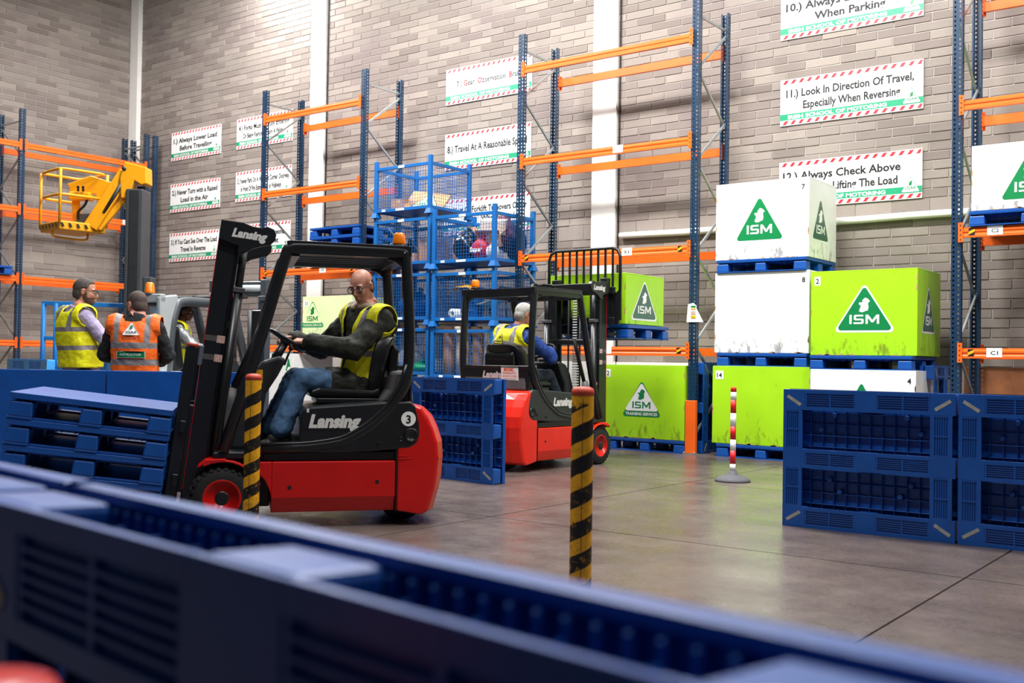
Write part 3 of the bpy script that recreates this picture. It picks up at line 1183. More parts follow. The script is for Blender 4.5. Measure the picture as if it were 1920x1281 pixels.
# crate in the right-hand rack
flat('blue pallet on the right rack beam under the white crate', -2.26, R1 + .40, 2.582)
crate('white crate with a green triangle emblem high in the right-hand rack', -2.81, -1.65, R1 - .03, R1 + .88, 2.745, 3.41, 'crate_white', None, False, (-.02, .07, .62, .55, 'green', None))
bw = thing('timber_board', 'rough brown timber board lying low in the right-hand rack', 'board', (-2.35, 12.55, .82))
MB().box(-.75, 1.2, -.03, .03, 0, .30).build('plank', 'wood', bw, .004, 1)
MB().box(-.70, -.60, -.03, .03, -.82, 0).build('leg', 'wood', bw, .004, 1)
MB().box(.95, 1.05, -.03, .03, -.82, 0).build('leg', 'wood', bw, .004, 1)
# behind the near truck: pale crate on the rack, white crate beneath
flat('blue pallet on the rack beam under pale crate eleven', -12.52, R1 + .42, 1.318)
crate('pale green crate number eleven behind the seated driver, with a green outlined emblem', -13.10, -11.96, R1 - .03, R1 + .85, 1.475, 2.09, 'crate_pale', '11', False, (-.33, .13, .56, .44, 'teal', 'TRAINING SERVICES'))
flat('blue pallet on the floor under the white crate behind the near truck', -13.75, R1 + .30, 0)
crate('white crate on the floor behind the steering wheel of the near truck', -14.33, -13.17, R1 - .15, R1 + .72, .16, 1.16, 'crate_white', None, False, (.47, .3, .40, .72, 'green', None))
# two pallets stacked on the rack beam
flat('blue pallet at the bottom of the stack on the rack beam behind the driver', -12.36, R1 + .40, 2.582)
flat('blue pallet second from bottom of the stack on the beam behind the driver', -12.36, R1 + .41, 2.740)
flat('blue pallet second from top of the stack on the beam behind the driver', -12.36, R1 + .40, 2.898)
flat('blue pallet on top of the stack on the beam behind the driver', -12.37, R1 + .41, 3.056)
flat('blue pallet on the beam of the left wall rack, at the left edge', -19.38, 9.2, 2.55, pi / 2)


# ---------------------------------------------------------------- red counterbalance trucks
# truck frame: x forward, y left, z up, origin on the floor under the front axle
def arc(cx, cz, r, a0, a1, n=8):
    return [(cx + r * cos(radians(a0 + (a1 - a0) * i / n)), cz + r * sin(radians(a0 + (a1 - a0) * i / n))) for i in range(n + 1)]


def smooth_path(pts, k=.35, n=4):
    """round the corners of a polyline"""
    pts = [Vector(p) for p in pts]
    out = [pts[0]]
    for i in range(1, len(pts) - 1):
        a, b, c = pts[i - 1], pts[i], pts[i + 1]
        p, q = b.lerp(a, k), b.lerp(c, k)
        for j in range(n + 1):
            t = j / n
            out.append(p * (1 - t) ** 2 + b * 2 * t * (1 - t) + q * t * t)
    out.append(pts[-1])
    return out


def wheel(root, x, y, r, w, side, rim_mat='red', name='front_wheel'):
    t = MB()
    e = Vector((x, y, r))
    prof = [(r * .60, -w / 2), (r * .86, -w / 2), (r * .97, -w * .36), (r, -w * .2), (r, w * .2), (r * .97, w * .36), (r * .86, w / 2), (r * .60, w / 2)]
    t.lathe(prof, 32, e, 'y', cap=False)
    for i in range(26):
        a = 2 * pi * i / 26
        for s in (-1, 1):
            p = e + Vector((cos(a) * r * 1.0, s * w * .30, sin(a) * r * 1.0))
            q = e + Vector((cos(a + .10) * r * 1.0, s * w * .02, sin(a + .10) * r * 1.0))
            up = Vector((cos(a), 0, sin(a)))
            t.bar(p, q, .022, .016, 0, up=up)
        p0 = e + Vector((cos(a) * r * .88, side * (w / 2 - .005), sin(a) * r * .88))
        p1 = e + Vector((cos(a) * r * .99, side * (w / 2 - .025), sin(a) * r * .99))
        t.bar(p0, p1, .022, .018, 0, up=(0, 1, 0))
    o = t.build(name, 'rubber', root)
    m = MB()
    s = side
    m.lathe([(r * .62, s * w * .46), (r * .60, s * w * .50), (r * .54, s * w * .50), (r * .50, s * w * .30), (r * .30, s * w * .22), (r * .27, s * w * .42), (r * .12, s * w * .45), (.0001, s * w * .45)], 24, e, 'y')
    m.build('rim', rim_mat, o)
    MB().lathe([(r * .28, s * w * .18), (r * .27, s * w * .44), (r * .16, s * w * .49), (.0001, s * w * .49)], 18, e, 'y').build('hub', 'black', o)
    m = MB()
    for i in range(6):
        a = 2 * pi * i / 6
        m.lathe([(.010, s * w * .22), (.010, s * w * .36), (.0001, s * w * .36)], 6, e + Vector((cos(a) * r * .41, 0, sin(a) * r * .41)), 'y')
        m.disc(e + Vector((cos(a + .5) * r * .41, s * w * .275, sin(a + .5) * r * .41)), .014, 8, 'y', 0, .012)
    m.build('wheel_nut', 'black', o)
    return o


def make_truck(label, loc, rz, tilt=0.0, lift=0.0, side_text=True, number=None, red='red', backrest=False, plate=False, side_cover='charcoal'):
    o = thing('forklift_truck', label, 'forklift', loc, (0, 0, rz))
    H = .5
    # chassis skirt between the wheels
    m = MB()
    sec = [(H, .432), (H, .20), (H - .035, .101), (-H + .035, .101), (-H, .20), (-H, .432)]
    m.prism(sec, -1.105, -.305, 'x')
    for s in (1, -1):
        y0, y1 = (H - .06, H) if s > 0 else (-H, -H + .06)
        m.prism([(-.306, .20), (-.292, .253), (-.262, .315), (-.228, .352), (-.228, .432), (-.306, .432)], y0, y1, 'y')
    m.build('chassis_skirt', red, o, .008, 2)
    h = MB()
    for s in (1, -1):
        h.disc((-.42, s * H, .265), .013, 12)
        h.disc((-.985, s * H, .295), .013, 12)
    h.build('bolt_hole', 'dark', o)
    MB().box(-.30, .16, -.30, .30, .12, .46).box(-1.12, -.25, -.46, .46, .432, .492).box(-.25, .06, -.48, .48, .452, .492).build('frame', 'black', o, .006, 1)
    # arch flange and fender over the front wheel
    for s in (1, -1):
        a = arc(0, .19, .258, 158, 62, 9)
        poly = a + [(p[0] * .94, .19 + (p[1] - .19) * .94) for p in reversed(a)]
        y0, y1 = (H - .17, H + .012) if s > 0 else (-H - .012, -H + .17)
        f_ = MB().prism(poly, y0, y1, 'y', 0)
        f_.prism([(.115, .418), (.155, .395), (.15, .415), (.105, .452), (-.02, .455), (-.02, .435)], y0, y1, 'y')
        f_.build('fender', red, o, .006, 2)
    # counterweight
    cw = [(-1.118, .101), (-1.29, .071), (-1.332, .095), (-1.371, .236), (-1.387, .319), (-1.396, .445), (-1.388, .552), (-1.355, .648), (-1.318, .725), (-1.277, .785), (-1.20, .815), (-1.118, .82)]
    n_ = len(cw)
    m = MB()
    ys = [(-.5, .0), (-.485, .0), (-.40, .045), (-.25, .075), (.25, .075), (.40, .045), (.485, .0), (.5, .0)]
    vs, fs = [], []
    for y, push in ys:
        k = .93 if abs(y) == .5 else 1.0
        for x, z in cw:
            xx = x - push * max(0, min(1, (-1.20 - x) / .12))
            zz = z
            vs.append((xx + (.018 if abs(y) == .5 and x < -1.2 else 0), y, zz - (.015 if abs(y) == .5 and z > .7 else 0)))
    for i in range(len(ys) - 1):
        for j in range(n_):
            fs.append((i * n_ + j, i * n_ + (j + 1) % n_, (i + 1) * n_ + (j + 1) % n_, (i + 1) * n_ + j))
    fs.append(tuple(range(n_)))
    fs.append(tuple(reversed(range((len(ys) - 1) * n_, len(ys) * n_))))
    m.add(vs, fs)
    c_ = m.build('counterweight', red, o, .012, 2)
    rg = MB()
    for s in (1, -1):
        rg.bar((-1.125, s * (H + .001), .447), (-1.395, s * (H - .01), .447), .008, .012)
        rg.bar((-1.125, s * (H + .001), .462), (-1.392, s * (H - .01), .462), .006, .005)
    rg.build('moulded_line', red, c_)
    MB().box(-1.109, -1.114, -H - .0015, H + .0015, .10, .80).build('panel_gap', 'dark', o)
    # towing recess
    MB().lathe([(.055, -.005), (.065, .0), (.045, .012), (.035, -.02), (.0001, -.02)], 16, (-1.455, 0, .5), 'x').build('towing_socket', 'dark', c_)
    # dark side covers with the ear around the post foot
    cov = [(-.47, .492), (-.475, .60), (-.487, .75), (-.505, .775), (-.55, .785), (-1.03, .82), (-1.20, .825), (-1.235, .79), (-1.262, .68), (-1.266, .60), (-1.245, .545), (-1.20, .515), (-.95, .495), (-.72, .485)]
    m = MB().prism(cov, -H - .003, H + .003, 'y')
    m.build('hood', side_cover, o, .012, 2)
    for s in (1, -1):
        MB().bar((-.475, s * (H + .003), .640), (-.93, s * (H + .003), .632), .003, .004).build('hood_line', 'black', o)
        for x, z, r in ((-1.205, .600, .05), (-1.135, .575, .016), (-.985, .545, .011)):
            MB().lathe([(r * .9, 0), (r, s * .006), (r * .76, s * .010), (r * .68, s * .003), (.0001, s * .003)], 18, (x, s * (H + .002), z), 'y').build('cover_bolt', 'black', o)
    for s in (1, -1):
        y = s * (H + .0048)
        if side_text:
            m = MB()
            x0 = -.535 if s > 0 else -.868
            put_text(m, 'Lansing', (x0, y, .655), (-s, 0, 0), (0, 0, 1), .095, width=.325, mi=0, bold=.055, shear=.22)
            m.build('lettering', 'decal', o)
            MB().box(-.535, -.520, y - .0005, y + .0005, .750, .775).build('white_mark', 'decal', o)
        if number:
            m = MB()
            y = s * (H + .004)
            m.disc((-1.186, y, .709), .049, 24, 'y', 0, .0012)
            put_text(m, number, (-1.186, y + s * .002, .680), (-s, 0, 0), (0, 0, 1), .060, mi=1, bold=.03, center=True)
            m.build('number_disc', ['label', 'ink'], o)
    # rear cowl behind the seat
    m = MB().prism([(-1.0, .81), (-1.07, .90), (-1.10, 1.02), (-1.20, 1.03), (-1.235, .81)], -.42, .42, 'y')
    m.build('rear_cowl', 'cowl', o, .02, 2)
    # overhead guard: one bent hoop each side, roof frame and slats
    gh = [(.0, .50), (-.165, 1.02), (-.372, 1.775), (-.385, 1.815), (-.43, 1.832), (-1.12, 1.826), (-1.152, 1.818), (-1.158, 1.78), (-1.190, 1.32), (-1.190, 1.07), (-1.160, .92), (-1.06, .765), (-.93, .650), (-.765, .556), (-.545, .523), (-.228, .515)]
    for s in (1, -1):
        pts = smooth_path([(x, s * (.475 if z < 1.0 else .462), z) for x, z in gh], .3, 3)
        MB().tube(pts, .037, 10).build('guard_hoop', 'black', o)
        inner = [(x * .97 - .01, s * .499, z + (.028 if z < .95 else 0)) for x, z in gh[9:]]
        MB().tube(smooth_path(inner, .3, 3), .012, 6).build('guard_trim', 'black', o)
    m = MB()
    for s in (1, -1):
        m.prism([(-.375, 1.862), (-.40, 1.866), (-1.17, 1.860), (-1.19, 1.855), (-1.19, 1.79), (-1.05, 1.778), (-.46, 1.778), (-.38, 1.785)], s * .46 - .034, s * .46 + .034, 'y')
        # rounded gusset at the rear corner
        q = [(-1.165, 1.80)] + [(-1.165 + .13 - .13 * cos(radians(t)), 1.60 + .165 * sin(radians(t))) for t in range(0, 91, 15)] + [(-1.03, 1.80)]
        m.prism(q, s * .46 - .012, s * .46 + .012, 'y')
        g2 = [(s * .46, 1.78)] + [(s * (.46 - .10 + .10 * cos(radians(t))), 1.66 + .11 * sin(radians(t))) for t in range(0, 91, 18)] + [(s * .36, 1.79)]
        m.prism(g2, -1.175, -1.15, 'x')
    m.box(-.46, -.38, -.47, .47, 1.765, 1.853)
    m.box(-1.185, -1.105, -.47, .47, 1.765, 1.85)
    m.build('roof_frame', 'black', o, .010, 2)
    for y in (-.30, -.15, 0, .15, .30):
        MB().box(-1.12, -.43, y - .012, y + .012, 1.80, 1.845).build('roof_slat', 'black', o)
    # rear panel between the posts
    m = MB().box(-1.215, -1.195, -.45, .45, .80, 1.035).bar((-1.205, -.45, 1.045), (-1.205, .45, 1.045), .028, .03)
    m.build('rear_panel', 'black', o, .005, 1)
    m = MB()
    put_text(m, 'Lansing', (-1.2165, .16, .935), (0, -1, 0), (0, 0, 1), .078, width=.29, mi=0, bold=.055, shear=.2)
    m.build('lettering', 'decal', o)
    if plate:
        m = MB()
        m.X = Matrix.Translation((-1.219, -.205, .86))
        m.add([(0, .105, .004), (0, -.125, 0), (0, -.115, .195), (0, .115, .20)], [(0, 1, 2, 3)], 0)
        put_text(m, 'BOK', (-.001, .075, .145), (0, -1, 0), (0, 0, 1), .035, width=.14, mi=1, bold=.06)
        put_text(m, 'FORKLIFTS', (-.001, .085, .115), (0, -1, 0), (0, 0, 1), .02, width=.17, mi=1, bold=.03)
        put_text(m, 'SALES & HIRE', (-.001, .09, .085), (0, -1, 0), (0, 0, 1), .016, width=.19, mi=1, bold=.02)
        m.box(-.0015, -.0005, -.09, .085, .068, .071, 2).box(-.0015, -.0005, -.09, .085, .055, .058, 2)
        m.box(-.0015, -.0005, -.02, .085, .015, .035, 3).box(-.0015, -.0005, -.09, -.045, .012, .03, 2)
        m.build('dealer_plate', ['label', 'orange', 'tape', 'maroon'], o)
    # seat
    m = MB().box(-1.02, -.60, -.24, .24, .80, .835).box(-.98, -.64, -.20, .20, .785, .80)
    m.build('seat_base', 'black', o, .01, 2)
    m = MB()
    m.prism([(-.55, .84), (-.56, .885), (-.62, .905), (-.98, .89), (-1.03, .91), (-1.03, .84)], -.24, .24, 'y')
    m.build('seat', 'vinyl', o, .03, 3)
    m = MB()
    vs, fs = [], []
    rows = [(-.985, .87, .22, .05), (-1.0, .98, .245, .06), (-1.03, 1.10, .255, .075), (-1.06, 1.20, .245, .08), (-1.085, 1.265, .21, .06), (-1.095, 1.285, .15, .02)]
    cols = 9
    for x, z, w, wing in rows:
        for j in range(cols):
            t = -1 + 2 * j / (cols - 1)
            vs.append((x + wing * abs(t) ** 2.5, w * t, z))
    k_ = len(vs)
    for x, z, w, wing in rows:
        for j in range(cols):
            t = -1 + 2 * j / (cols - 1)
            vs.append((x - .075 + wing * .6 * abs(t) ** 2.5, w * .96 * t, z - .01))
    R_ = len(rows)
    for i in range(R_ - 1):
        for j in range(cols - 1):
            a = i * cols + j
            fs.append((a, a + 1, a + cols + 1, a + cols))
            fs.append((k_ + a, k_ + a + cols, k_ + a + cols + 1, k_ + a + 1))
    rim = [i * cols for i in range(R_)] + [(R_ - 1) * cols + j for j in range(1, cols)] + [i * cols + cols - 1 for i in reversed(range(R_ - 1))] + [j for j in reversed(range(1, cols - 1))]
    for i in range(len(rim)):
        a, b = rim[i], rim[(i + 1) % len(rim)]
        fs.append((a, b, k_ + b, k_ + a))
    m.add(vs, fs, 0, True)
    b_ = m.build('backrest', 'vinyl', o, .02, 2)
    sh = MB().prism([(-1.085, .90), (-1.15, .93), (-1.165, 1.17), (-1.13, 1.21), (-1.10, 1.15)], -.19, .19, 'y')
    sh.build('seat_shell', 'vinyl', b_, .02, 2)
    rb_ = MB()
    for z in (1.0, 1.06, 1.12):
        rb_.bar((-1.163, -.14, z), (-1.163, .14, z), .006, .01)
    rb_.build('shell_rib', 'black', b_)
    # steering console and wheel
    m = MB().prism([(-.03, .49), (-.10, .80), (-.17, .98), (-.25, 1.08), (-.36, 1.115), (-.40, 1.09), (-.345, .98), (-.27, .86), (-.22, .49)], -.20, .20, 'y')
    m.build('console', 'charcoal', o, .02, 2)
    m = MB().box(-.245, -.195, .2005, .2025, .93, 1.02).build('warning_label', 'yellow', o)
    st = MB().tube([(-.30, 0, 1.03), (-.39, 0, 1.20)], .03, 10).box(-.36, -.31, -.06, .10, 1.09, 1.13)
    st.build('steering_column', 'black', o)
    sw = MB()
    nrm = Vector((-.515, 0, .858))
    e1, e2 = Vector((.858, 0, .515)), Vector((0, 1, 0))
    c0 = Vector((-.412, 0, 1.225))
    sw.tube([c0 + e1 * .135 * cos(2 * pi * i / 24) + e2 * .135 * sin(2 * pi * i / 24) for i in range(24)], .014, 8, closed=True)
    for t in (.5, 2.6, 4.7):
        sw.bar(c0 - nrm * .02, c0 + (e1 * cos(t) + e2 * sin(t)) * .13, .03, .01)
    sw.ell(c0 - nrm * .015, (.04, .04, .03))
    sw.build('steering_wheel', 'black', o)
    kn = MB()
    for i, y in enumerate((-.10, -.15, -.20)):
        kn.tube([(-.40, y, 1.05), (-.44, y, 1.16)], .006, 6).ell((-.445, y, 1.17), (.016, .016, .02))
    kn.build('control_lever', 'black', o)
    # beacon on the rear corner of the roof
    bc = MB().lathe([(.05, 0), (.052, .012), (.04, .018)], 14, (-1.125, .36, 1.862)).build('beacon', 'black', o)
    MB().lathe([(.042, .015), (.044, .03), (.038, .085), (.03, .098), (.0001, .10)], 14, (-1.125, .36, 1.862)).build('beacon_lens', 'amber', bc)
    # wheels
    for s in (1, -1):
        wheel(o, 0, s * (H - .07), .201, .14, s)
    for s in (1, -1):
        MB().lathe([(.0001, -.06), (.12, -.06), (.16, -.05), (.165, .05), (.12, .06), (.0001, .06)], 24, (-1.20, s * .16, .165), 'y').build('rear_wheel', 'rubber', o)
    # mast group
    T = Matrix.Translation((.244, 0, .25)) @ Matrix.Rotation(-tilt, 4, 'Y')

    def mb():
        b = MB()
        b.X = T
        return b
    for s in (1, -1):
        y0, y1 = (.30, .385) if s > 0 else (-.385, -.30)
        r = mb()
        # channel: web outside, flanges inward
        ow = s * .385
        iw = s * .30
        lo, hi = min(ow, ow - s * .02), max(ow, ow - s * .02)
        r.box(-.128, 0, lo, hi, -.20, 1.745)
        lo, hi = min(ow, iw), max(ow, iw)
        r.box(-.024, 0, lo, hi, -.20, 1.745)
        r.box(-.128, -.104, lo, hi, -.20, 1.745)
        r.build('mast_rail', 'black', o, .004, 1)
        # inner mast rail
        r = mb()
        ow, iw = s * .298, s * .235
        lo, hi = min(ow, iw), max(ow, iw)
        r.box(-.018, .008, lo, hi, -.16, 1.70)
        r.box(-.110, -.09, lo, hi, -.16, 1.70)
        lo, hi = min(ow, ow - s * .018), max(ow, ow - s * .018)
        r.box(-.110, .008, lo, hi, -.16, 1.70)
        r.build('inner_mast_rail', 'black', o, .004, 1)
        e = mb()
        e.box(.001, .004, s * .385 - .003, s * .385 + .002, .0, 1.74)
        e.build('rail_edge', 'red', o)
        # head plate with the maker's lettering
        hp = [(.003, 1.749), (-.14, 1.753), (-.20, 1.738), (-.25, 1.737), (-.295, 1.752), (-.330, 1.742), (-.351, 1.712), (-.350, 1.675), (-.325, 1.638), (-.28, 1.622), (-.218, 1.596), (-.165, 1.555), (-.123, 1.55), (-.123, 1.60), (.003, 1.63)]
        hpm = mb().prism(hp, s * .385, s * .425, 'y')
        hb = hpm.build('mast_head', 'black', o, .004, 1)
        tx = mb()
        put_text(tx, 'Lansing', (-.075 if s > 0 else -.30, s * .4265, 1.655), (-s, 0, 0), (0, 0, 1), .062, width=.215, mi=0, bold=.055, shear=.2)
        tx.build('lettering', 'decal', hb)
        # hydraulic cylinder, rod clamp and warning bands
        mb().tube([(-.162, s * .33, -.1), (-.162, s * .33, 1.30)], .036, 12).build('lift_cylinder', 'black', o)
        mb().tube([(-.162, s * .33, 1.30), (-.162, s * .33, 1.60)], .024, 10).build('cylinder_rod', 'charcoal', o)
        c_ = mb().box(-.205, -.115, s * .33 - .04, s * .33 + .04, 1.30, 1.335)
        c_.build('cylinder_clamp', 'cowl', o, .004, 1)
        bd = mb()
        for z in (.985, .862):
            sgn = s * .386
            bd.box(-.125, .0, sgn - .0012, sgn + .0012, z - .018, z + .018, 0)
            bd.box(-.125, -.075, sgn - .0018, sgn + .0018, z - .026, z + .022, 1)
        bd.build('warning_band', ['cowl', 'sticker_pink'], o)
        ic = mb()
        zz = .62 if backrest else 1.28
        ic.lathe([(.030, -.0015), (.030, .0015)], 18, (-.135, s * .34, zz), 'x', 0, False)
        ic.lathe([(.022, -.0025), (.022, .0)], 18, (-.135, s * .34, zz), 'x', 1, False)
        ic.bar((-.1385, s * .34 - .016, zz - .016), (-.1385, s * .34 + .016, zz + .016), .006, .001, 0, up=(1, 0, 0))
        ic.build('prohibition_sticker', ['prohibit', 'label'], o)
        # tilt cylinder with its ribbed boot
        tb = MB().tube([(-.045, s * .30, .90), (-.03, s * .30, .80), (.0, s * .30, .66), (.035, s * .30, .53)], [.035, .045, .042, .028], 12)
        tb.build('tilt_boot', 'cowl', o)
        MB().tube([(-.25, s * .30, 1.35), (-.06, s * .30, .90)], .022, 8).build('tilt_cylinder', 'black', o)
    x_ = mb()
    x_.box(-.10, -.02, -.385, .385, 1.66, 1.74).box(-.125, -.06, -.385, .385, .02, .12).box(-.135, -.11, -.385, .385, 1.05, 1.11)
    x_.build('mast_crossbar', 'black', o, .006, 1)
    ch = mb()
    z = -.05
    while z < 1.60:
        ch.box(-.075, -.045, -.045, .025, z, z + .019, 0)
        ch.box(-.079, -.075, -.040, .020, z + .003, z + .015, 1)
        z += .03
    ch.build('hose_chain', ['black', 'decal'], o)
    hs = mb().tube([(-.09, .07, .0), (-.09, .07, 1.55), (-.06, .10, 1.62)], .010, 6).tube([(-.09, -.09, .0), (-.09, -.09, 1.5)], .010, 6)
    hs.build('hydraulic_hose', 'charcoal', o)
    # carriage, forks
    L_ = lift
    ca = mb()
    ca.box(.035, .075, -.46, .46, -.10 + L_, -.02 + L_).box(.035, .075, -.46, .46, .24 + L_, .32 + L_)
    for s in (1, -1):
        ca.box(.0, .08, s * .34 - .045, s * .34 + .045, -.14 + L_, .42 + L_)
    ca.build('carriage', 'black', o, .006, 1)
    if not backrest:
        for s in (1, -1):
            mb().box(.03, .105, s * .40 - .03, s * .40 + .03, -.08, .915).build('carriage_upright', 'black', o, .006, 1)
            cc = mb().tube([(.068, s * .40, .915), (.068, s * .40, .935)], .035, 12)
            cc.build('upright_cap', 'bollard_red', o)
            cs = mb().box(-.005, .025, s * .40 - .028, s * .40 + .028, .80, .93)
            cs.build('guide_roller', 'steel', o, .006, 1)
    for s in (1, -1):
        f_ = mb()
        f_.X = T @ Matrix.Translation((0, 0, L_))
        f_.prism([(.08, -.20), (.13, -.22), (1.02, -.205), (1.05, -.20), (1.05, -.195), (.12, -.18), (.115, .35), (.08, .35)], s * .24 - .05, s * .24 + .05, 'y')
        f_.build('fork', 'black', o, .003, 1)
    if backrest:
        z0, z1 = -.05 + L_, .76 + L_
        w = .50
        rr = .10
        pts = [(.10, -w, z0), (.10, -w, z1 - rr), (.10, -w + rr * .3, z1 - rr * .3), (.10, -w + rr, z1), (.10, w - rr, z1), (.10, w - rr * .3, z1 - rr * .3), (.10, w, z1 - rr), (.10, w, z0)]
        b = mb().tube(pts, .018, 8).bar((.10, -w, z0 + .30), (.10, w, z0 + .30), .02, .024)
        for s in (1, -1):
            b.box(.06, .10, s * .40 - .03, s * .40 + .03, z0 - .05, z0 + .36)
            b.prism([(s * .42, z0 - .05), (s * .50, z0 - .05), (s * .50, z0 + .34), (s * .36, z0 + .20)], .075, .10, 'x')
        o_ = b.build('load_backrest', 'black', o)
        for i in range(9):
            y = -w + 2 * w * (i + 1) / 10
            mb().bar((.10, y, z0 + .30), (.10, y, z1 - .005), .026, .012, up=(1, 0, 0)).build('backrest_bar', 'black', o_)
    return o


T1 = make_truck('near red and black forklift truck number three with a man in the seat', (-5.894, 4.532, 0), radians(-128), radians(6.85), .12, True, '3', 'red', False, False, 'black')
T2 = make_truck('far red forklift truck seen from behind, its crate lifted', (-6.626, 9.724, 0), radians(87.4), radians(.6), 1.38, True, None, 'red2', True, True)

# load of the near truck: four pallets on its tilted forks
TM = Matrix.Translation((-5.894, 4.532, 0)) @ Matrix.Rotation(radians(-128), 4, 'Z') @ Matrix.Translation((.244, 0, .25)) @ Matrix.Rotation(-radians(6.85), 4, 'Y')
for i, lab in enumerate(('lowest of four', 'second from bottom', 'third from bottom', 'topmost of four')):
    m4 = TM @ Matrix.Translation((.12 + PW / 2, -.01 + .004 * i, -.128 + i * .158)) @ Matrix.Rotation(pi / 2, 4, 'Z')
    dup(P0, 'blue pallet on the tilted forks of the near truck, %s' % lab, m4.to_translation(), m4.to_euler())
# load of the far truck
dup(P0, 'blue pallet lifted on the forks of the far truck', (-6.63, 10.60, 1.381), (0, 0, 0))
crate('lime green crate with a dark green emblem lifted on the far truck', -7.16, -6.10, 10.13, 11.00, 1.545, 2.105, 'crate_green', None, False, None, (-.02, .05, .62, .47))


# ---------------------------------------------------------------- mesh stillages and what lies in them
CW_, CD, CHT = 1.08, .88, .80


def make_cage(label, loc):
    o = thing('mesh_stillage', label, 'cage', loc, group='blue mesh stillages')
    a, b = CW_ / 2, CD / 2
    pm = MB().box(-.028, .028, -.028, .028, 0, CHT + .02).mesh('corner_post', 'cage_blue')
    fm = MB().add([(x * s, y * s, z) for s, z in ((1, -.06), (.62, .015)) for x, y in ((-.06, -.06), (.06, -.06), (.06, .06), (-.06, .06))],
                  [(0, 1, 5, 4), (1, 2, 6, 5), (2, 3, 7, 6), (3, 0, 4, 7), (4, 5, 6, 7)]).mesh('stacking_foot', 'cage_blue')
    for x in (-a, a):
        for y in (-b, b):
            p = place(pm, 'corner_post', o, .003, 1, loc=(x, y, 0))
            place(fm, 'stacking_foot', p, loc=(0, 0, .03))
    def rail(p, q, w=.04, h=.045):
        MB().bar(p, q, w, h).build('rail', 'cage_blue', o, .002, 1)
    zt, zb = CHT - .10, .07
    for z in (zt, zb):
        for y in (-b, b):
            rail((-a, y, z), (a, y, z))
        for x in (-a, a):
            rail((x, -b, z), (x, b, z))
    MB().box(-a + .02, a - .02, -b + .02, b - .02, zb - .008, zb + .004).build('floor_sheet', 'cage_blue', o)
    def mesh_panel(n, L):
        m = MB()
        k = int(L / .048)
        for i in range(1, k):
            x = -L / 2 + L * i / k
            m.box(x - .0022, x + .0022, -.0022, .0022, zb, zt)
        r = int((zt - zb) / .048)
        for i in range(1, r):
            z = zb + (zt - zb) * i / r
            m.box(-L / 2, L / 2, -.0042, .0002, z - .0022, z + .0022)
        return m.mesh('mesh_panel', 'cage_blue')
    fx, sx = mesh_panel(0, CW_), mesh_panel(1, CD)
    place(fx, 'mesh_panel', o, loc=(0, -b, 0))
    place(fx, 'mesh_panel', o, loc=(0, b, 0))
    place(sx, 'mesh_panel', o, loc=(-a, 0, 0), rot=(0, 0, pi / 2))
    place(sx, 'mesh_panel', o, loc=(a, 0, 0), rot=(0, 0, pi / 2))
    for x0, x1, z0, z1 in ((-.08, .04, zt - .018, zt + .016), (-.40, -.33, zb - .015, zb + .015), (-.12, .05, zb - .016, zb + .014)):
        MB().box(x0, x1, -b - .0225, -b - .021, z0, z1).build('paper_label', 'label', o)
    return o


LX, LY = -10.64, 11.30 + CD / 2
RX, RY = -9.325, 11.16 + CD / 2
tiers = (.03, .84, 1.64, 2.45, 3.25)
c0 = make_cage('blue mesh stillage on top of the left column, holding a tilted emblem board', (LX, LY, tiers[4]))
names = {3: 'fourth', 2: 'third', 1: 'second', 0: 'lowest'}
for i in (3, 2, 1, 0):
    dup(c0, 'blue mesh stillage in the left column, %s from the floor' % names[i] if i else 'blue mesh stillage at the foot of the left column', (LX + .01 * (i % 2), LY, tiers[i]))
for i, nm in ((3, 'on top of the right column, full of bags and cartons'), (2, 'in the right column, third from the floor, with a blue drum'), (1, 'in the right column, second from the floor'), (0, 'at the foot of the right column')):
    dup(c0, 'blue mesh stillage ' + nm, (RX - .01 * (i % 2), RY, tiers[i] - .03))


def carton(label, loc, rz, w, d, h, m='card', tilt=0.0, open_=False, cat='box', name='cardboard_box'):
    o = thing(name, label, cat, loc, (tilt, 0, rz))
    a, b = w / 2, d / 2
    MB().box(-a, a, -b, b, 0, h).build('carton', m, o, .004, 1)
    MB().box(-.025, .025, -b - .001, b + .001, h, h + .0015).box(-.025, .025, -b - .0015, -b, h * .7, h).build('packing_tape', 'cream', o)
    if open_:
        f = MB()
        f.add([(-a, -b, h), (a, -b, h), (a, -b - .10, h + .07), (-a, -b - .10, h + .07)], [(0, 1, 2, 3)])
        f.add([(a, -b, h), (a, b, h), (a + .10, b, h + .09), (a + .10, -b, h + .09)], [(0, 1, 2, 3)])
        f.add([(-a, -b, h), (-a, b, h), (-a - .09, b, h + .10), (-a - .09, -b, h + .10)], [(0, 1, 2, 3)])
        f.build('flap', m, o)
    return o


def bag(label, loc, r, m, name='plastic_bag', seed=1, text=None):
    o = thing(name, label, 'bag', loc)
    mb = MB()
    rr = random.Random(seed)
    mb.ell((0, 0, r[2]), r, 28, 18)
    ph = [rr.uniform(0, 6.28) for _ in range(6)]
    out = []
    for x, y, z in mb.v:
        t = atan2(y, x)
        k = 1 + .07 * sin(3 * t + ph[0] + z * 9) + .06 * sin(7 * t + ph[1] + z * 17) + .035 * sin(13 * t + ph[2])
        zz = max(z, .012)
        if z > r[2] * 1.7:
            k *= .75
            zz += .05 * (z / r[2] - 1.7)
        out.append((x * k, y * k, zz))
    mb.v = out
    mb.build('sack', m, o)
    nk = MB().tube([(0, 0, r[2] * 1.9), (.015, .01, r[2] * 2.08), (.05, .0, r[2] * 2.22)], [.035, .022, .05], 9)
    nk.build('tied_neck', m, o)
    if text:
        tm = MB()
        put_text(tm, text, (0, -r[1] * 1.06, r[2] * .75), (1, 0, 0), (0, 0, 1), .075, mi=0, bold=.06, center=True)
        tm.build('lettering', 'label', o)
    return o


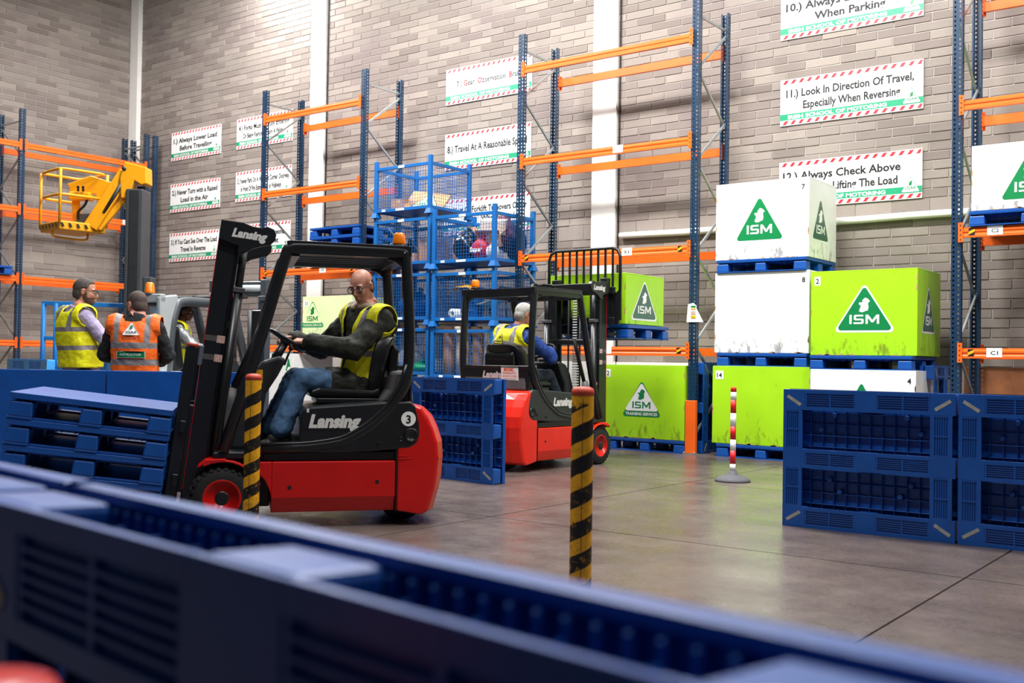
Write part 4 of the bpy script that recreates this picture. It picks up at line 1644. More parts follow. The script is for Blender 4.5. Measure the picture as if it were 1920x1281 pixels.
z4 = tiers[4] + .076
carton('brown cardboard box in the top left stillage, left of the emblem board', (LX - .33, LY - .05, z4), .2, .26, .34, .20)
eb = thing('emblem_board', 'plywood board with a green triangle emblem leaning in the top stillage', 'board', (LX + .10, LY - .12, z4 + .02), (radians(-48), radians(8), radians(22)))
MB().box(-.30, .30, -.012, .012, 0, .44).build('plywood', 'ply', eb, .003, 1)
lm = MB()
logo(lm, (0.02, -.012, .02), (1, 0, 0), (0, 0, 1), .46, .40, 0, 1, 2)
lm.build('emblem', ['logo_dark', 'crate_pale', 'sign_green'], eb)
rp = thing('loose_straps', 'dark strapping lying loose on the floor of the top stillage', 'strap', (LX - .05, LY - .25, z4))
MB().tube([(-.25 + .05 * i, .05 * sin(i * 1.3), .012 + .02 * abs(sin(i * .9))) for i in range(11)], .009, 6).build('webbing', 'black', rp)
z3 = tiers[3] + .076
bag('black bin bag in the left column, second stillage from the top', (LX - .28, LY, z3), (.2, .25, .17), 'bag_black', 'bin_bag', 3)
carton('brown box at the right end of the second stillage from top, left column', (LX + .33, LY - .1, z3), .05, .28, .36, .36)
carton('reddish brown box in the left column behind the orange beacon', (LX + .02, LY - .16, z3), -.05, .26, .3, .15)
zr3 = tiers[3] + .046
bag('black bin bag in the top right stillage', (RX - .16, RY - .18, zr3), (.21, .2, .22), 'bag_black', 'bin_bag', 5)
carton('brown box behind the black bag in the top right stillage', (RX - .40, RY + .05, zr3), .0, .22, .3, .36)
carton('white carton stacked above the red bag in the top right stillage', (RX + .20, RY - .02, zr3 + .40), .5, .36, .3, .20, 'card_white', .25)
carton('opened tan carton above the red bag in the top right stillage', (RX + .17, RY - .06, zr3 + .22), .45, .34, .34, .17, 'card', .18, True)
bag('red and white carrier bag in the top right stillage', (RX + .17, RY - .29, zr3), (.13, .10, .155), 'bag_red', 'carrier_bag', 8, 'Super')
bag('clear white plastic bag beside the red carrier bag', (RX + .37, RY - .27, zr3), (.09, .1, .11), 'bag_white', 'plastic_bag', 9)
sc = thing('suitcase', 'maroon suitcase tipped over in the top right stillage', 'suitcase', (RX + .37, RY + .08, zr3 + .25), (radians(-20), radians(-28), .3))
MB().box(-.15, .15, -.17, .17, 0, .40).build('shell', 'maroon', sc, .04, 3)
MB().tube([(-.06, 0, .40), (-.06, 0, .435), (.06, 0, .435), (.06, 0, .40)], .009, 6).build('handle', 'black', sc)
MB().box(-.152, .152, -.012, .012, -.002, .402).build('zip_seam', 'black', sc)
bag('dark green sack at the right end of the top right stillage', (RX + .36, RY + .28, zr3), (.14, .14, .27), 'bag_black', 'sack', 13)
# tier below: blue drum with a yellow cloth, pale chair back, white roller
zr2 = tiers[2] + .046
dr = thing('blue_drum', 'blue plastic drum in the right column stillage under a yellow cloth', 'drum', (RX - .12, RY - .1, zr2))
MB().lathe([(.15, 0), (.155, .02), (.17, .25), (.175, .42), (.18, .43), (.18, .45), (.0001, .45)], 24).build('barrel', 'drum_blue', dr)
for z in (.12, .3):
    MB().lathe([(.166, z - .012), (.178, z), (.166, z + .012)], 24).build('hoop', 'drum_blue', dr)
cl = thing('yellow_cloth', 'bright yellow cloth draped over the blue drum', 'cloth', (RX - .16, RY - .13, zr2 + .452))
m = MB()
NN = 14
vs = []
for i in range(NN):
    for j in range(NN):
        x, y = -.26 + .48 * i / (NN - 1), -.2 + .36 * j / (NN - 1)
        r_ = sqrt(x * x + y * y)
        vs.append((x, y, .035 + .022 * sin(17 * x + 9 * y) + .015 * sin(23 * y - 7 * x) - max(0, r_ - .16) * .9))
m.add(vs, [(i * NN + j, i * NN + j + 1, (i + 1) * NN + j + 1, (i + 1) * NN + j) for i in range(NN - 1) for j in range(NN - 1)], 0, True)
m.build('fabric', 'lift_yellow', cl)
rl = thing('white_roller', 'white paper roll lying end-on in the right column stillage', 'roll', (RX - .27, RY - .36, zr2 + .075))
MB().lathe([(.035, -.0), (.075, .0), (.075, .3), (.035, .3), (.035, 0)], 20, (0, 0, 0), 'y', cap=False).build('paper_roll', 'label', rl)
ch_ = thing('tipped_chair', 'cream plastic chair lying in the right column stillage', 'chair', (RX + .22, RY - .05, zr2))
m = MB()
vs = []
for i in range(8):
    for j in range(6):
        t = i / 7
        vs.append((-.2 + .4 * t, -.15 + .3 * j / 5, .20 + .16 * t * t + .02 * cos(j)))
m.add(vs, [(i * 6 + j, i * 6 + j + 1, (i + 1) * 6 + j + 1, (i + 1) * 6 + j) for i in range(7) for j in range(5)], 0, True)
s_ = m.build('seat', 'cream', ch_)
sm = s_.modifiers.new('thick', 'SOLIDIFY')
sm.thickness = .018
for x, y in ((-.16, -.12), (-.16, .12), (.12, -.12), (.12, .12)):
    MB().tube([(x, y, .22 + (.06 if x > 0 else 0)), (x + .03, y, .0)], .012, 8).build('leg', 'black', ch_)
MB().tube([(.2, -.15, .36), (.22, -.15, .44), (.22, .15, .44), (.2, .15, .36)], .012, 8).build('back_frame', 'black', ch_)
# straw-coloured tubs on the floor of the tier below
zr1 = tiers[1] + .55
for k, (dx, dy, r_) in enumerate(((-.38, -.28, .11), (-.12, -.30, .12), (.12, -.25, .10), (.36, -.28, .11))):
    tb = thing('tub', 'brown plastic tub high in the right column stillage, number %s from the left' % ('one', 'two', 'three', 'four')[k], 'tub', (RX + dx, RY + dy, tiers[1] + .046), group='brown tubs in a stillage')
    MB().lathe([(r_ * .72, 0), (r_ * .78, .3), (r_ * .82, .56), (r_ * 1.0, .60), (r_ * 1.06, .67), (r_ * 1.10, .69), (r_ * 1.0, .69), (r_ * .95, .62), (.0001, .6)], 20).build('bucket', 'cream' if k % 2 else 'card', tb)
    MB().tube([(r_ * cos(t), r_ * 1.1 * sin(t) * .4, .69 - .10 * sin(t)) for t in [pi * i / 10 for i in range(11)]], .004, 6).build('handle', 'black', tb)
# pale sacks and green netting in the lowest visible tiers
for k, (x, y, z, m_, s_) in enumerate(((RX - .3, RY - .1, tiers[1] + .05, 'bag_white', 21), (LX - .2, LY - .1, tiers[1] + .08, 'bag_white', 22))):
    bag(('white sack in the right column, second stillage from the floor', 'white sack in the left column, second stillage from the floor')[k], (x, y + .15, z), (.2, .2, .2), m_, 'sack', s_)
bag('green plastic sheet bundled in the left column low down', (LX + .2, LY - .22, tiers[1] + .08), (.24, .13, .07), 'green_cloth', 'plastic_bundle', 30)
bag('dark blue sack in the left column, third stillage from the floor', (LX - .1, LY + .05, tiers[2] + .08), (.3, .25, .2), 'drum_blue', 'sack', 31)


# ---------------------------------------------------------------- bollards and the striped post
def bollard(label, loc, r, h, phase):
    o = thing('bollard', label, 'bollard', loc, group='yellow and black bollards')
    n, turns = 40, 0
    m = MB()
    rows = 90
    pitch = .135
    for i in range(rows + 1):
        z = h * i / rows
        for j in range(n):
            t = 2 * pi * j / n
            m.v.append((r * cos(t), r * sin(t), z))
    for i in range(rows):
        for j in range(n):
            m.f.append([i * n + j, i * n + (j + 1) % n, (i + 1) * n + (j + 1) % n, (i + 1) * n + j])
            m.sm.append(True)
            m.mi.append(0)
    k = NT('bollard_stripes')
    tc = k.n('ShaderNodeTexCoord').outputs['Object']
    sp = k.n('ShaderNodeSeparateXYZ')
    k.l(tc, sp.inputs[0])
    ang = k.math('ARCTAN2', sp.outputs[1], sp.outputs[0])
    turn = k.math('DIVIDE', ang, 2 * pi)
    zz = k.math('DIVIDE', sp.outputs[2], pitch)
    st = k.math('FRACT', k.math('ADD', k.math('SUBTRACT', zz, k.math('MULTIPLY', turn, 1.0)), phase))
    wob = k.math('MULTIPLY', k.math('SUBTRACT', k.noise(26, 6, tc, .7), .5), .10)
    st = k.math('ADD', st, wob)
    ye = k.ramp(k.noise(20, 6, tc, .7), [(.25, lin('#b98312')), (.6, lin('#e6a613'))])
    bl = lin('#0e0e0d')
    base = k.mix(k.ramp(st, [(.03, (0, 0, 0, 1)), (.05, (1, 1, 1, 1)), (.50, (1, 1, 1, 1)), (.52, (0, 0, 0, 1))]), bl, ye)
    chip = k.math('MULTIPLY', k.ramp(k.noise(42, 8, tc, .8), [(.56, (0, 0, 0, 1)), (.60, (1, 1, 1, 1))]), k.ramp(sp.outputs[2], [(.35, (1, 1, 1, 1)), (.6, (.12, .12, .12, 1))]))
    base = k.mix(chip, base, k.mix(st, lin('#14110c'), lin('#d79a14')))
    top = k.math('ADD', sp.outputs[2], k.math('MULTIPLY', k.math('SUBTRACT', k.noise(30, 6, tc, .8), .5), .12))
    base = k.mix(k.ramp(top, [(h - .06, (0, 0, 0, 1)), (min(1, h - .05), (1, 1, 1, 1))]), base, ye)
    k.l(base, k.b.inputs['Base Color'])
    k.b.inputs['Roughness'].default_value = .42
    M['_b'] = k.m
    m.build('tube', '_b', o)
    c = MB().lathe([(r + .001, h - .018), (r + .001, h), (r * .92, h + .012), (r * .6, h + .018), (.0001, h + .020)], 32).build('cap', 'bollard_red', o)
    pl = MB().box(-r * 1.9, r * 1.9, -r * 1.9, r * 1.9, 0, .012)
    for sx in (-1, 1):
        for sy in (-1, 1):
            pl.lathe([(.011, .012), (.011, .028), (.0001, .03)], 6, (sx * r * 1.6, sy * r * 1.6, 0))
    pl.build('foot_plate', 'black', o)
    MB().box(-.001, .001, -r - .0012, -r + .003, .1, h - .03).build('seam', 'bollard_black', o).rotation_euler = (0, 0, radians(34))
    return o


bollard('yellow and black striped bollard in front of the near truck mast', (-5.01, 4.06, 0), .047, .985, .35)
bollard('yellow and black striped bollard with worn orange top in the middle foreground', (-2.45, 3.73, 0), .047, .98, .62)

dl = thing('delineator_post', 'thin red and white striped post on a black rubber foot', 'post', (-4.35, 9.22, 0))
MB().lathe([(.165, 0), (.168, .012), (.15, .03), (.09, .055), (.045, .07), (.04, .10), (.0001, .10)], 32).build('rubber_foot', 'base_rubber', dl)
zz = .10
bands = [('delin_white', .065), ('delin_red', .125), ('delin_white', .105), ('delin_red', .125), ('delin_white', .125), ('delin_red', .125), ('delin_white', .075), ('delin_red', .04)]
for c_, h_ in bands:
    MB().lathe([(.027, zz), (.027, zz + h_)] + ([(.02, zz + h_ + .006), (.0001, zz + h_ + .007)] if c_ == 'delin_red' and h_ == .04 else []), 20, (0, 0, 0)).build('band', c_, dl)
    zz += h_


# ---------------------------------------------------------------- yellow basket lift at the back left
RV = Vector((cos(radians(37.2)), sin(radians(37.2)), 0))
ml = thing('mast_lift', 'yellow basket lift with a cranked arm on a tall grey mast', 'lift', (-13.06, 8.55, 0), (0, 0, radians(37.2)))
# local x = right across the picture, y = away, z up
m = MB().box(-.165, .085, -.16, .16, .25, 3.42)
m.build('mast', 'mast_grey', ml, .02, 2)
m = MB().box(-.10, .03, -.172, -.158, .30, 3.40).box(-.165 - .02, -.165, -.08, .08, .3, 3.3)
m.build('mast_channel', 'charcoal', ml, .004, 1)
m = MB().box(.085, .20, -.10, .10, .25, 2.2)
m.build('outer_mast', 'mast_grey', ml, .012, 1)
m = MB().box(-.45, .55, -.45, .45, .14, .46)
m.build('base_chassis', 'lift_yellow', ml, .03, 2)
for sx in (-.33, .42):
    for sy in (-.42, .42):
        MB().lathe([(.08, -.05), (.15, -.05), (.15, .05), (.08, .05), (.0001, .04)], 20, (sx, sy, .15), 'y').build('wheel', 'rubber', ml)
# head casting on top of the mast
m = MB().prism([(-.20, 3.80), (.10, 3.73), (.11, 3.50), (.04, 3.48), (-.06, 3.54), (-.14, 3.30), (-.24, 3.29), (-.26, 3.57)], -.13, .13, 'y')
m.build('mast_head', 'lift_yellow', ml, .012, 2)
MB().lathe([(.055, -.06), (.055, .0)], 14, (.0, 0, 3.47), 'z').build('head_pin', 'dark', ml)
MB().lathe([(.03, -.135), (.03, .135)], 12, (-.20, 0, 3.70), 'y').build('pivot_pin', 'charcoal', ml)
m = MB().bar((-.20, 0, 3.66), (-.66, -.05, 2.88), .20, .17, 0, up=(0, 1, 0))
m.build('jib_arm', 'lift_yellow', ml, .012, 2)
m = MB().bar((-.14, -.02, 3.40), (-.56, -.06, 2.86), .08, .06, 0, up=(0, 1, 0))
m.build('parallel_link', 'lift_yellow', ml, .008, 1)
m = MB().tube([(-.24, -.10, 3.50), (-.48, -.10, 3.08)], .03, 10)
m.build('hydraulic_ram', 'charcoal', ml)
# basket
bf = MB()
Lc, Nc, Rc, Fc = Vector((-1.42, .02, 0)), Vector((-.94, -.46, 0)), Vector((-.50, .05, 0)), Vector((-1.06, .5, 0))
zf = 2.93
ring = [Lc, Nc, Rc, Fc]
fl_ = MB().prism([(p.x, p.y) for p in ring], zf - .12, zf, 'z')
fl_.build('basket_floor', 'lift_yellow', ml, .015, 2)
hz = MB()
for a, b in ((Lc, Nc), (Nc, Rc)):
    n = 6
    d = (b - a).normalized()
    nr = Vector((d.y, -d.x, 0)) * .0165
    for i in range(n):
        p = a.lerp(b, (i + .25) / n) + nr
        q = a.lerp(b, (i + .60) / n) + nr
        sh = d * .03
        hz.add([p + Vector((0, 0, zf - .085)), q + Vector((0, 0, zf - .085)), q - sh + Vector((0, 0, zf - .03)), p - sh + Vector((0, 0, zf - .03))], [(0, 1, 2, 3)])
hz.build('hazard_stripes', 'bollard_black', ml)
def ringtube(z, k, name, idx=(0, 1, 2, 3), closed=True, r=.019):
    c = (Lc + Rc) / 2
    pts = [c + (ring[i] - c) * k + Vector((0, 0, z)) for i in idx]
    if closed:
        pts = [pts[-1].lerp(pts[0], .5)] + pts + [pts[-1].lerp(pts[0], .5)]
    MB().tube(smooth_path(pts, .22, 4), r, 8).build(name, 'lift_yellow', ml)
ringtube(3.64, 1.0, 'top_rail')
ringtube(3.29, 1.0, 'middle_rail', (3, 0, 1, 2), False)
for p, q in ((Lc, .0), (Nc, 0), (Rc, 0)):
    MB().tube([p + Vector((0, 0, zf - .04)), p + Vector((0, 0, 3.64))], .019, 8).build('upright_rail', 'lift_yellow', ml)
MB().tube(smooth_path([(-1.15, -.2, zf - .1), (-1.15, -.2, zf - .2), (-.78, .1, zf - .22), (-.78, .1, zf - .1)], .3, 3), .016, 8).build('under_rail', 'lift_yellow', ml)
MB().prism([(-.72, 3.62), (-.32, 3.50), (-.29, 3.41), (-.38, 3.22), (-.60, 3.14), (-.64, 3.36), (-1.0, 3.38), (-1.04, 3.50)], .0, .04, 'y').build('control_panel', 'lift_yellow', ml, .008, 1)
MB().box(-1.0, -.7, -.08, .12, 3.27, 3.38).build('control_box', 'lift_yellow', ml, .02, 2)
j = MB()
for x in (-.85, -.78):
    j.tube([(x, -.09, 3.38), (x, -.10, 3.43)], .016, 8).ell((x, -.10, 3.44), (.02, .02, .02))
j.build('joystick', 'dark', ml)
MB().prism([(-.98, 2.90), (-1.0, 3.3), (-.90, 3.3), (-.84, 2.92)], .05, .10, 'y').build('basket_post', 'lift_yellow', ml, .008, 1)
MB().tube(smooth_path([(-.86, .0, 2.98), (-.88, -.03, 3.10), (-.76, -.05, 3.20), (-.74, -.04, 3.3)], .35, 3), .018, 8).build('cable', 'dark', ml)
MB().box(-.90, -.62, -.02, .22, 2.93, 3.08).build('battery_box', 'mast_grey', ml, .01, 1)

# ---------------------------------------------------------------- blue access platform behind the two standing men
bp = thing('access_platform', 'bright blue low access platform with guard rails behind the man in yellow', 'platform', (-13.40, 8.37, 0), (0, 0, radians(37.2)))
for x in (-.98, -.80, -.58, .50, .62):
    MB().tube([(x, 0 if x < .4 else .1, .3), (x, 0 if x < .4 else .1, 1.82)], .034, 8).build('guard_post', 'lift_blue', bp)
MB().box(-.66, -.52, -.04, .04, .3, 1.50).build('lift_mast', 'pallet_light', bp, .008, 1)
MB().bar((-1.0, 0, 1.82), (.66, .1, 1.80), .06, .06).build('top_rail', 'lift_blue', bp, .004, 1)
MB().bar((-1.0, 0, 1.33), (-.5, .0, 1.33), .05, .05).build('middle_rail', 'lift_blue', bp, .004, 1)
MB().box(.36, .60, .05, .15, 1.66, 1.74).build('rail_bracket', 'lift_blue', bp, .004, 1)
MB().box(-1.25, .6, -.30, .5, .22, .50).build('deck_box', 'drum_blue', bp, .01, 1)
MB().box(-1.22, -.98, -.28, -.02, .5, 1.0).build('battery_case', 'drum_blue', bp, .01, 1)
MB().box(-.93, -.60, -.32, -.08, .5, 1.0).build('control_case', 'pallet', bp, .01, 1)
y_ = MB().box(-.62, -.54, -.345, -.32, .84, .95).box(-.65, -.58, -.06, -.042, 1.26, 1.32).box(.58, .70, .0, .06, 1.60, 1.70)
y_.build('yellow_label', 'lift_yellow', bp)
for x in (-1.0, .4):
    MB().lathe([(.06, -.05), (.14, -.05), (.14, .05), (.06, .05), (.0001, .04)], 18, (x, -.28, .14), 'y').build('wheel', 'rubber', bp)

# yellow machine and its hoses at the far left edge
ym = thing('hose_reel', 'yellow machine with orange hoses and a round gauge at the far left edge', 'machine', (-15.9, 5.6, 0), (0, 0, radians(37.2)))
MB().box(-.5, .35, -.25, .3, .10, .95).build('cabinet', 'lift_yellow', ym, .03, 2)
MB().lathe([(.0001, -.05), (.16, -.05), (.19, -.03), (.19, .05), (.0001, .05)], 24, (.12, 0, 1.42), 'y').build('reel', 'wood', ym)
MB().lathe([(.0001, -.065), (.075, -.065), (.085, -.05), (.085, .0)], 18, (.17, 0, 1.42), 'y').build('gauge', 'label', ym)
MB().tube([(.12, 0, .9), (.12, 0, 1.3)], .04, 8).build('stand', 'black', ym)
for k, (x0, x1) in enumerate(((.05, .52), (-.10, .22))):
    MB().tube(smooth_path([(x0 - .1, -.28, .7), (x0, -.30, 1.16), (x1 - .18, -.30, 1.14), (x1, -.32, .70), (x1 + .04, -.32, .55)], .35, 5), .022, 8).build('hose', 'amber', ym)
MB().tube([(.36, -.3, .12), (.36, -.3, .98)], .035, 10).build('gas_bottle', 'steel', ym)
ws = thing('wall_notice', 'white and yellow safety notice on the left wall at the left edge', 'notice', (XW + .02, 9.62, 1.62), (0, 0, pi / 2))
MB().box(-.42, .30, -.006, .006, 0, .62).build('board', 'label', ws, .002, 1)
m = MB().add([(-.40, -.0075, .02), (.28, -.0075, .02), (.28, -.0075, .34), (-.40, -.0075, .34)], [(0, 1, 2, 3)], 0)
for k in range(3):
    m.box(-.34, .18 - .14 * (k == 2), -.0085, -.008, .26 - k * .09, .285 - k * .09, 1)
m.build('print', ['lift_yellow', 'ink'], ws)
rk = thing('red_kerb', 'red rounded object out of focus at the lower left corner', 'barrier', (-0.648, 0.318, 0.778), (0, 0, radians(-8)))
MB().lathe([(.0001, 0), (.052, 0), (.055, .01), (.055, .10), (.045, .118), (.0001, .12)], 24).build('body', 'red', rk)
MB().lathe([(.046, -.62), (.046, 0)], 20).build('stem', 'red', rk)

# ---------------------------------------------------------------- grey truck behind the near mast
GX, GY = -11.765, 8.92
g3 = thing('forklift_truck', 'grey forklift truck with thick guard hoop and a driver, behind the near mast', 'forklift', (GX, GY, 0), (0, 0, radians(107)))
# local x forward (right and away), y left
H = .55
for s in (1, -1):
    pts = smooth_path([(-1.42, s * .30, .85), (-1.36, s * .30, 1.50), (-1.26, s * .30, 1.76), (-1.05, s * .30, 1.79), (-.20, s * .30, 1.80), (-.08, s * .30, 1.74), (.25, s * .30, .90)], .28, 5)
    MB().tube(pts, .06, 10).build('guard_hoop', 'grey_dark', g3)
    MB().prism([(-1.62, 1.82), (-1.28, 1.86), (-1.26, 1.74), (-1.37, 1.50), (-1.42, .85), (-1.58, .85)], s * .30 - .03, s * .30 + .03, 'y').build('rear_pillar', 'grey_body', g3, .02, 2) if s < 0 else None
MB().box(-1.2, -.15, -.29, .29, 1.78, 1.81).build('roof_panel', 'grey_dark', g3, .008, 1)
MB().bar((-1.56, .02, 1.80), (-1.56, -.33, 1.80), .10, .10).build('roof_beam', 'grey_body', g3, .01, 1)
for y in (.2, -.2):
    MB().tube([(-.8, y, 1.86), (.35, y, 1.93)], .022, 8).build('roof_hose', 'charcoal', g3)
MB().ell((.15, .2, 1.95), (.07, .05, .05)).build('hose_coupling', 'grey_body', g3)
MB().prism([(-1.72, .20), (-1.72, .86), (-1.40, .92), (-.62, .86), (-.62, .52), (.10, .50), (.34, .62), (.34, .22)], -.5, .5, 'y').build('body', 'white_body', g3, .03, 2)
MB().prism([(-1.0, .86), (-1.0, .98), (-.5, .98), (-.5, .86)], -.24, .24, 'y').build('seat', 'vinyl', g3, .03, 2)
MB().prism([(-1.12, .90), (-1.20, 1.45), (-1.12, 1.48), (-1.0, .95)], -.24, .24, 'y').build('backrest', 'vinyl', g3, .03, 2)
MB().prism([(.0, .5), (-.12, 1.05), (-.02, 1.10), (.18, .9), (.25, .5)], -.3, .3, 'y').build('console', 'charcoal', g3, .03, 2)
MB().tube([(-.18 + .14 * cos(t) * .6, .15 * sin(t), 1.16 + .14 * cos(t) * .5) for t in [2 * pi * i / 18 for i in range(18)]], .014, 8, closed=True).build('steering_wheel', 'black', g3)
for s in (1, -1):
    MB().box(.42, .54, s * .42 - .05, s * .42 + .05, .05, 2.18).build('mast_rail', 'grey_dark', g3, .006, 1)
    MB().box(.40, .56, s * .42 - .07, s * .42 + .07, 1.88, 1.95).build('mast_collar', 'grey_dark', g3, .004, 1)
    MB().tube([(.38, s * .25, .2), (.38, s * .25, 1.75)], .04, 10).build('lift_cylinder', 'charcoal', g3)
    wheel(g3, .05, s * (H - .06), .24, .16, s, 'grey_body')
    MB().lathe([(.0001, -.07), (.12, -.07), (.19, -.06), (.20, .05), (.13, .07), (.0001, .07)], 22, (-1.35, s * .36, .20), 'y').build('rear_wheel', 'rubber', g3)
MB().tube([(.48, .42, 2.06), (.48, -.42, 2.06)], .055, 12).build('mast_crossbar', 'grey_body', g3)
MB().box(.46, .58, -.40, .40, 1.95, 2.16).build('mast_head', 'grey_dark', g3, .01, 1)
MB().tube([(.47, .05, .2), (.47, .05, 2.0)], .02, 6).build('hydraulic_hose', 'charcoal', g3)
st_ = MB().box(.365, .372, -.39, -.33, 1.35, 1.47, 0)
st_.lathe([(.045, -.002), (.045, .002)], 16, (.37, -.36, 1.24), 'x', 1, False)
st_.lathe([(.033, -.003), (.033, .0)], 16, (.369, -.36, 1.24), 'x', 0, False)
st_.box(.365, .372, -.39, -.33, 1.02, 1.14, 0)
st_.build('safety_sticker', ['label', 'prohibit'], g3)
MB().prism([(.28, -.48), (.28, -.33), (.375, -.33), (.375, -.48)], .5, 1.75, 'z').build('mast_cover', 'black', g3, .01, 1)
bc = MB().lathe([(.055, 0), (.09, .004), (.09, .012), (.05, .018)], 16, (-1.56, -.13, 1.845)).build('beacon', 'grey_dark', g3)
MB().lathe([(.065, .015), (.062, .03), (.048, .13), (.035, .145), (.0001, .148)], 16, (-1.56, -.13, 1.845)).build('beacon_lens', 'amber', bc)


# ---------------------------------------------------------------- people
def remesh(mb, voxel, smooth=4, keep=None):
    """fuse overlapping closed shapes into one continuous skin"""
    me = bpy.data.meshes.new('tmp')
    me.from_pydata(mb.v, [], mb.f)
    bm = bmesh.new()
    bm.from_mesh(me)
    bmesh.ops.recalc_face_normals(bm, faces=bm.faces)
    bm.to_mesh(me)
    bm.free()
    ob = bpy.data.objects.new('tmp', me)
    COL.objects.link(ob)
    r = ob.modifiers.new('r', 'REMESH')
    r.mode = 'VOXEL'
    r.voxel_size = voxel
    s = ob.modifiers.new('s', 'SMOOTH')
    s.iterations = smooth
    s.factor = .5
    dg = bpy.context.evaluated_depsgraph_get()
    dg.update()
    out = bpy.data.meshes.new_from_object(ob.evaluated_get(dg))
    bpy.data.objects.remove(ob)
    bpy.data.meshes.remove(me)
    if keep is not None:
        bm = bmesh.new()
        bm.from_mesh(out)
        dead = [f for f in bm.faces if not keep(f.calc_center_median())]
        bmesh.ops.delete(bm, geom=dead, context='FACES')
        for _ in range(8):          # even out the cut edge
            new = {}
            for v in bm.verts:
                nb = [e.other_vert(v).co for e in v.link_edges if e.is_boundary]
                if len(nb) == 2:
                    new[v] = v.co * .5 + (nb[0] + nb[1]) * .25
            for v, c in new.items():
                v.co = c
        bm.to_mesh(out)
        bm.free()
    out.polygons.foreach_set('use_smooth', [True] * len(out.polygons))
    return out


CREASE = bpy.data.textures.new('cloth_folds', 'CLOUDS')
CREASE.noise_scale = .075
CREASE.noise_depth = 2


def folds(o, strength):
    d = o.modifiers.new('folds', 'DISPLACE')
    d.texture = CREASE
    d.texture_coords = 'LOCAL'
    d.strength = strength
    d.mid_level = .5


def limb(mb, pts, rs, n=12):
    """tapered round limb with ball ends"""
    pts = [Vector(p) for p in pts]
    dense, dr = [], []
    for i in range(len(pts) - 1):
        for k in range(4):
            t = k / 4
            dense.append(pts[i].lerp(pts[i + 1], t))
            dr.append(rs[i] * (1 - t) + rs[i + 1] * t)
    dense.append(pts[-1])
    dr.append(rs[-1])
    mb.tube(dense, dr, n)
    for p, r in zip(pts, rs):
        mb.ell(p, (r, r, r), n, 8)


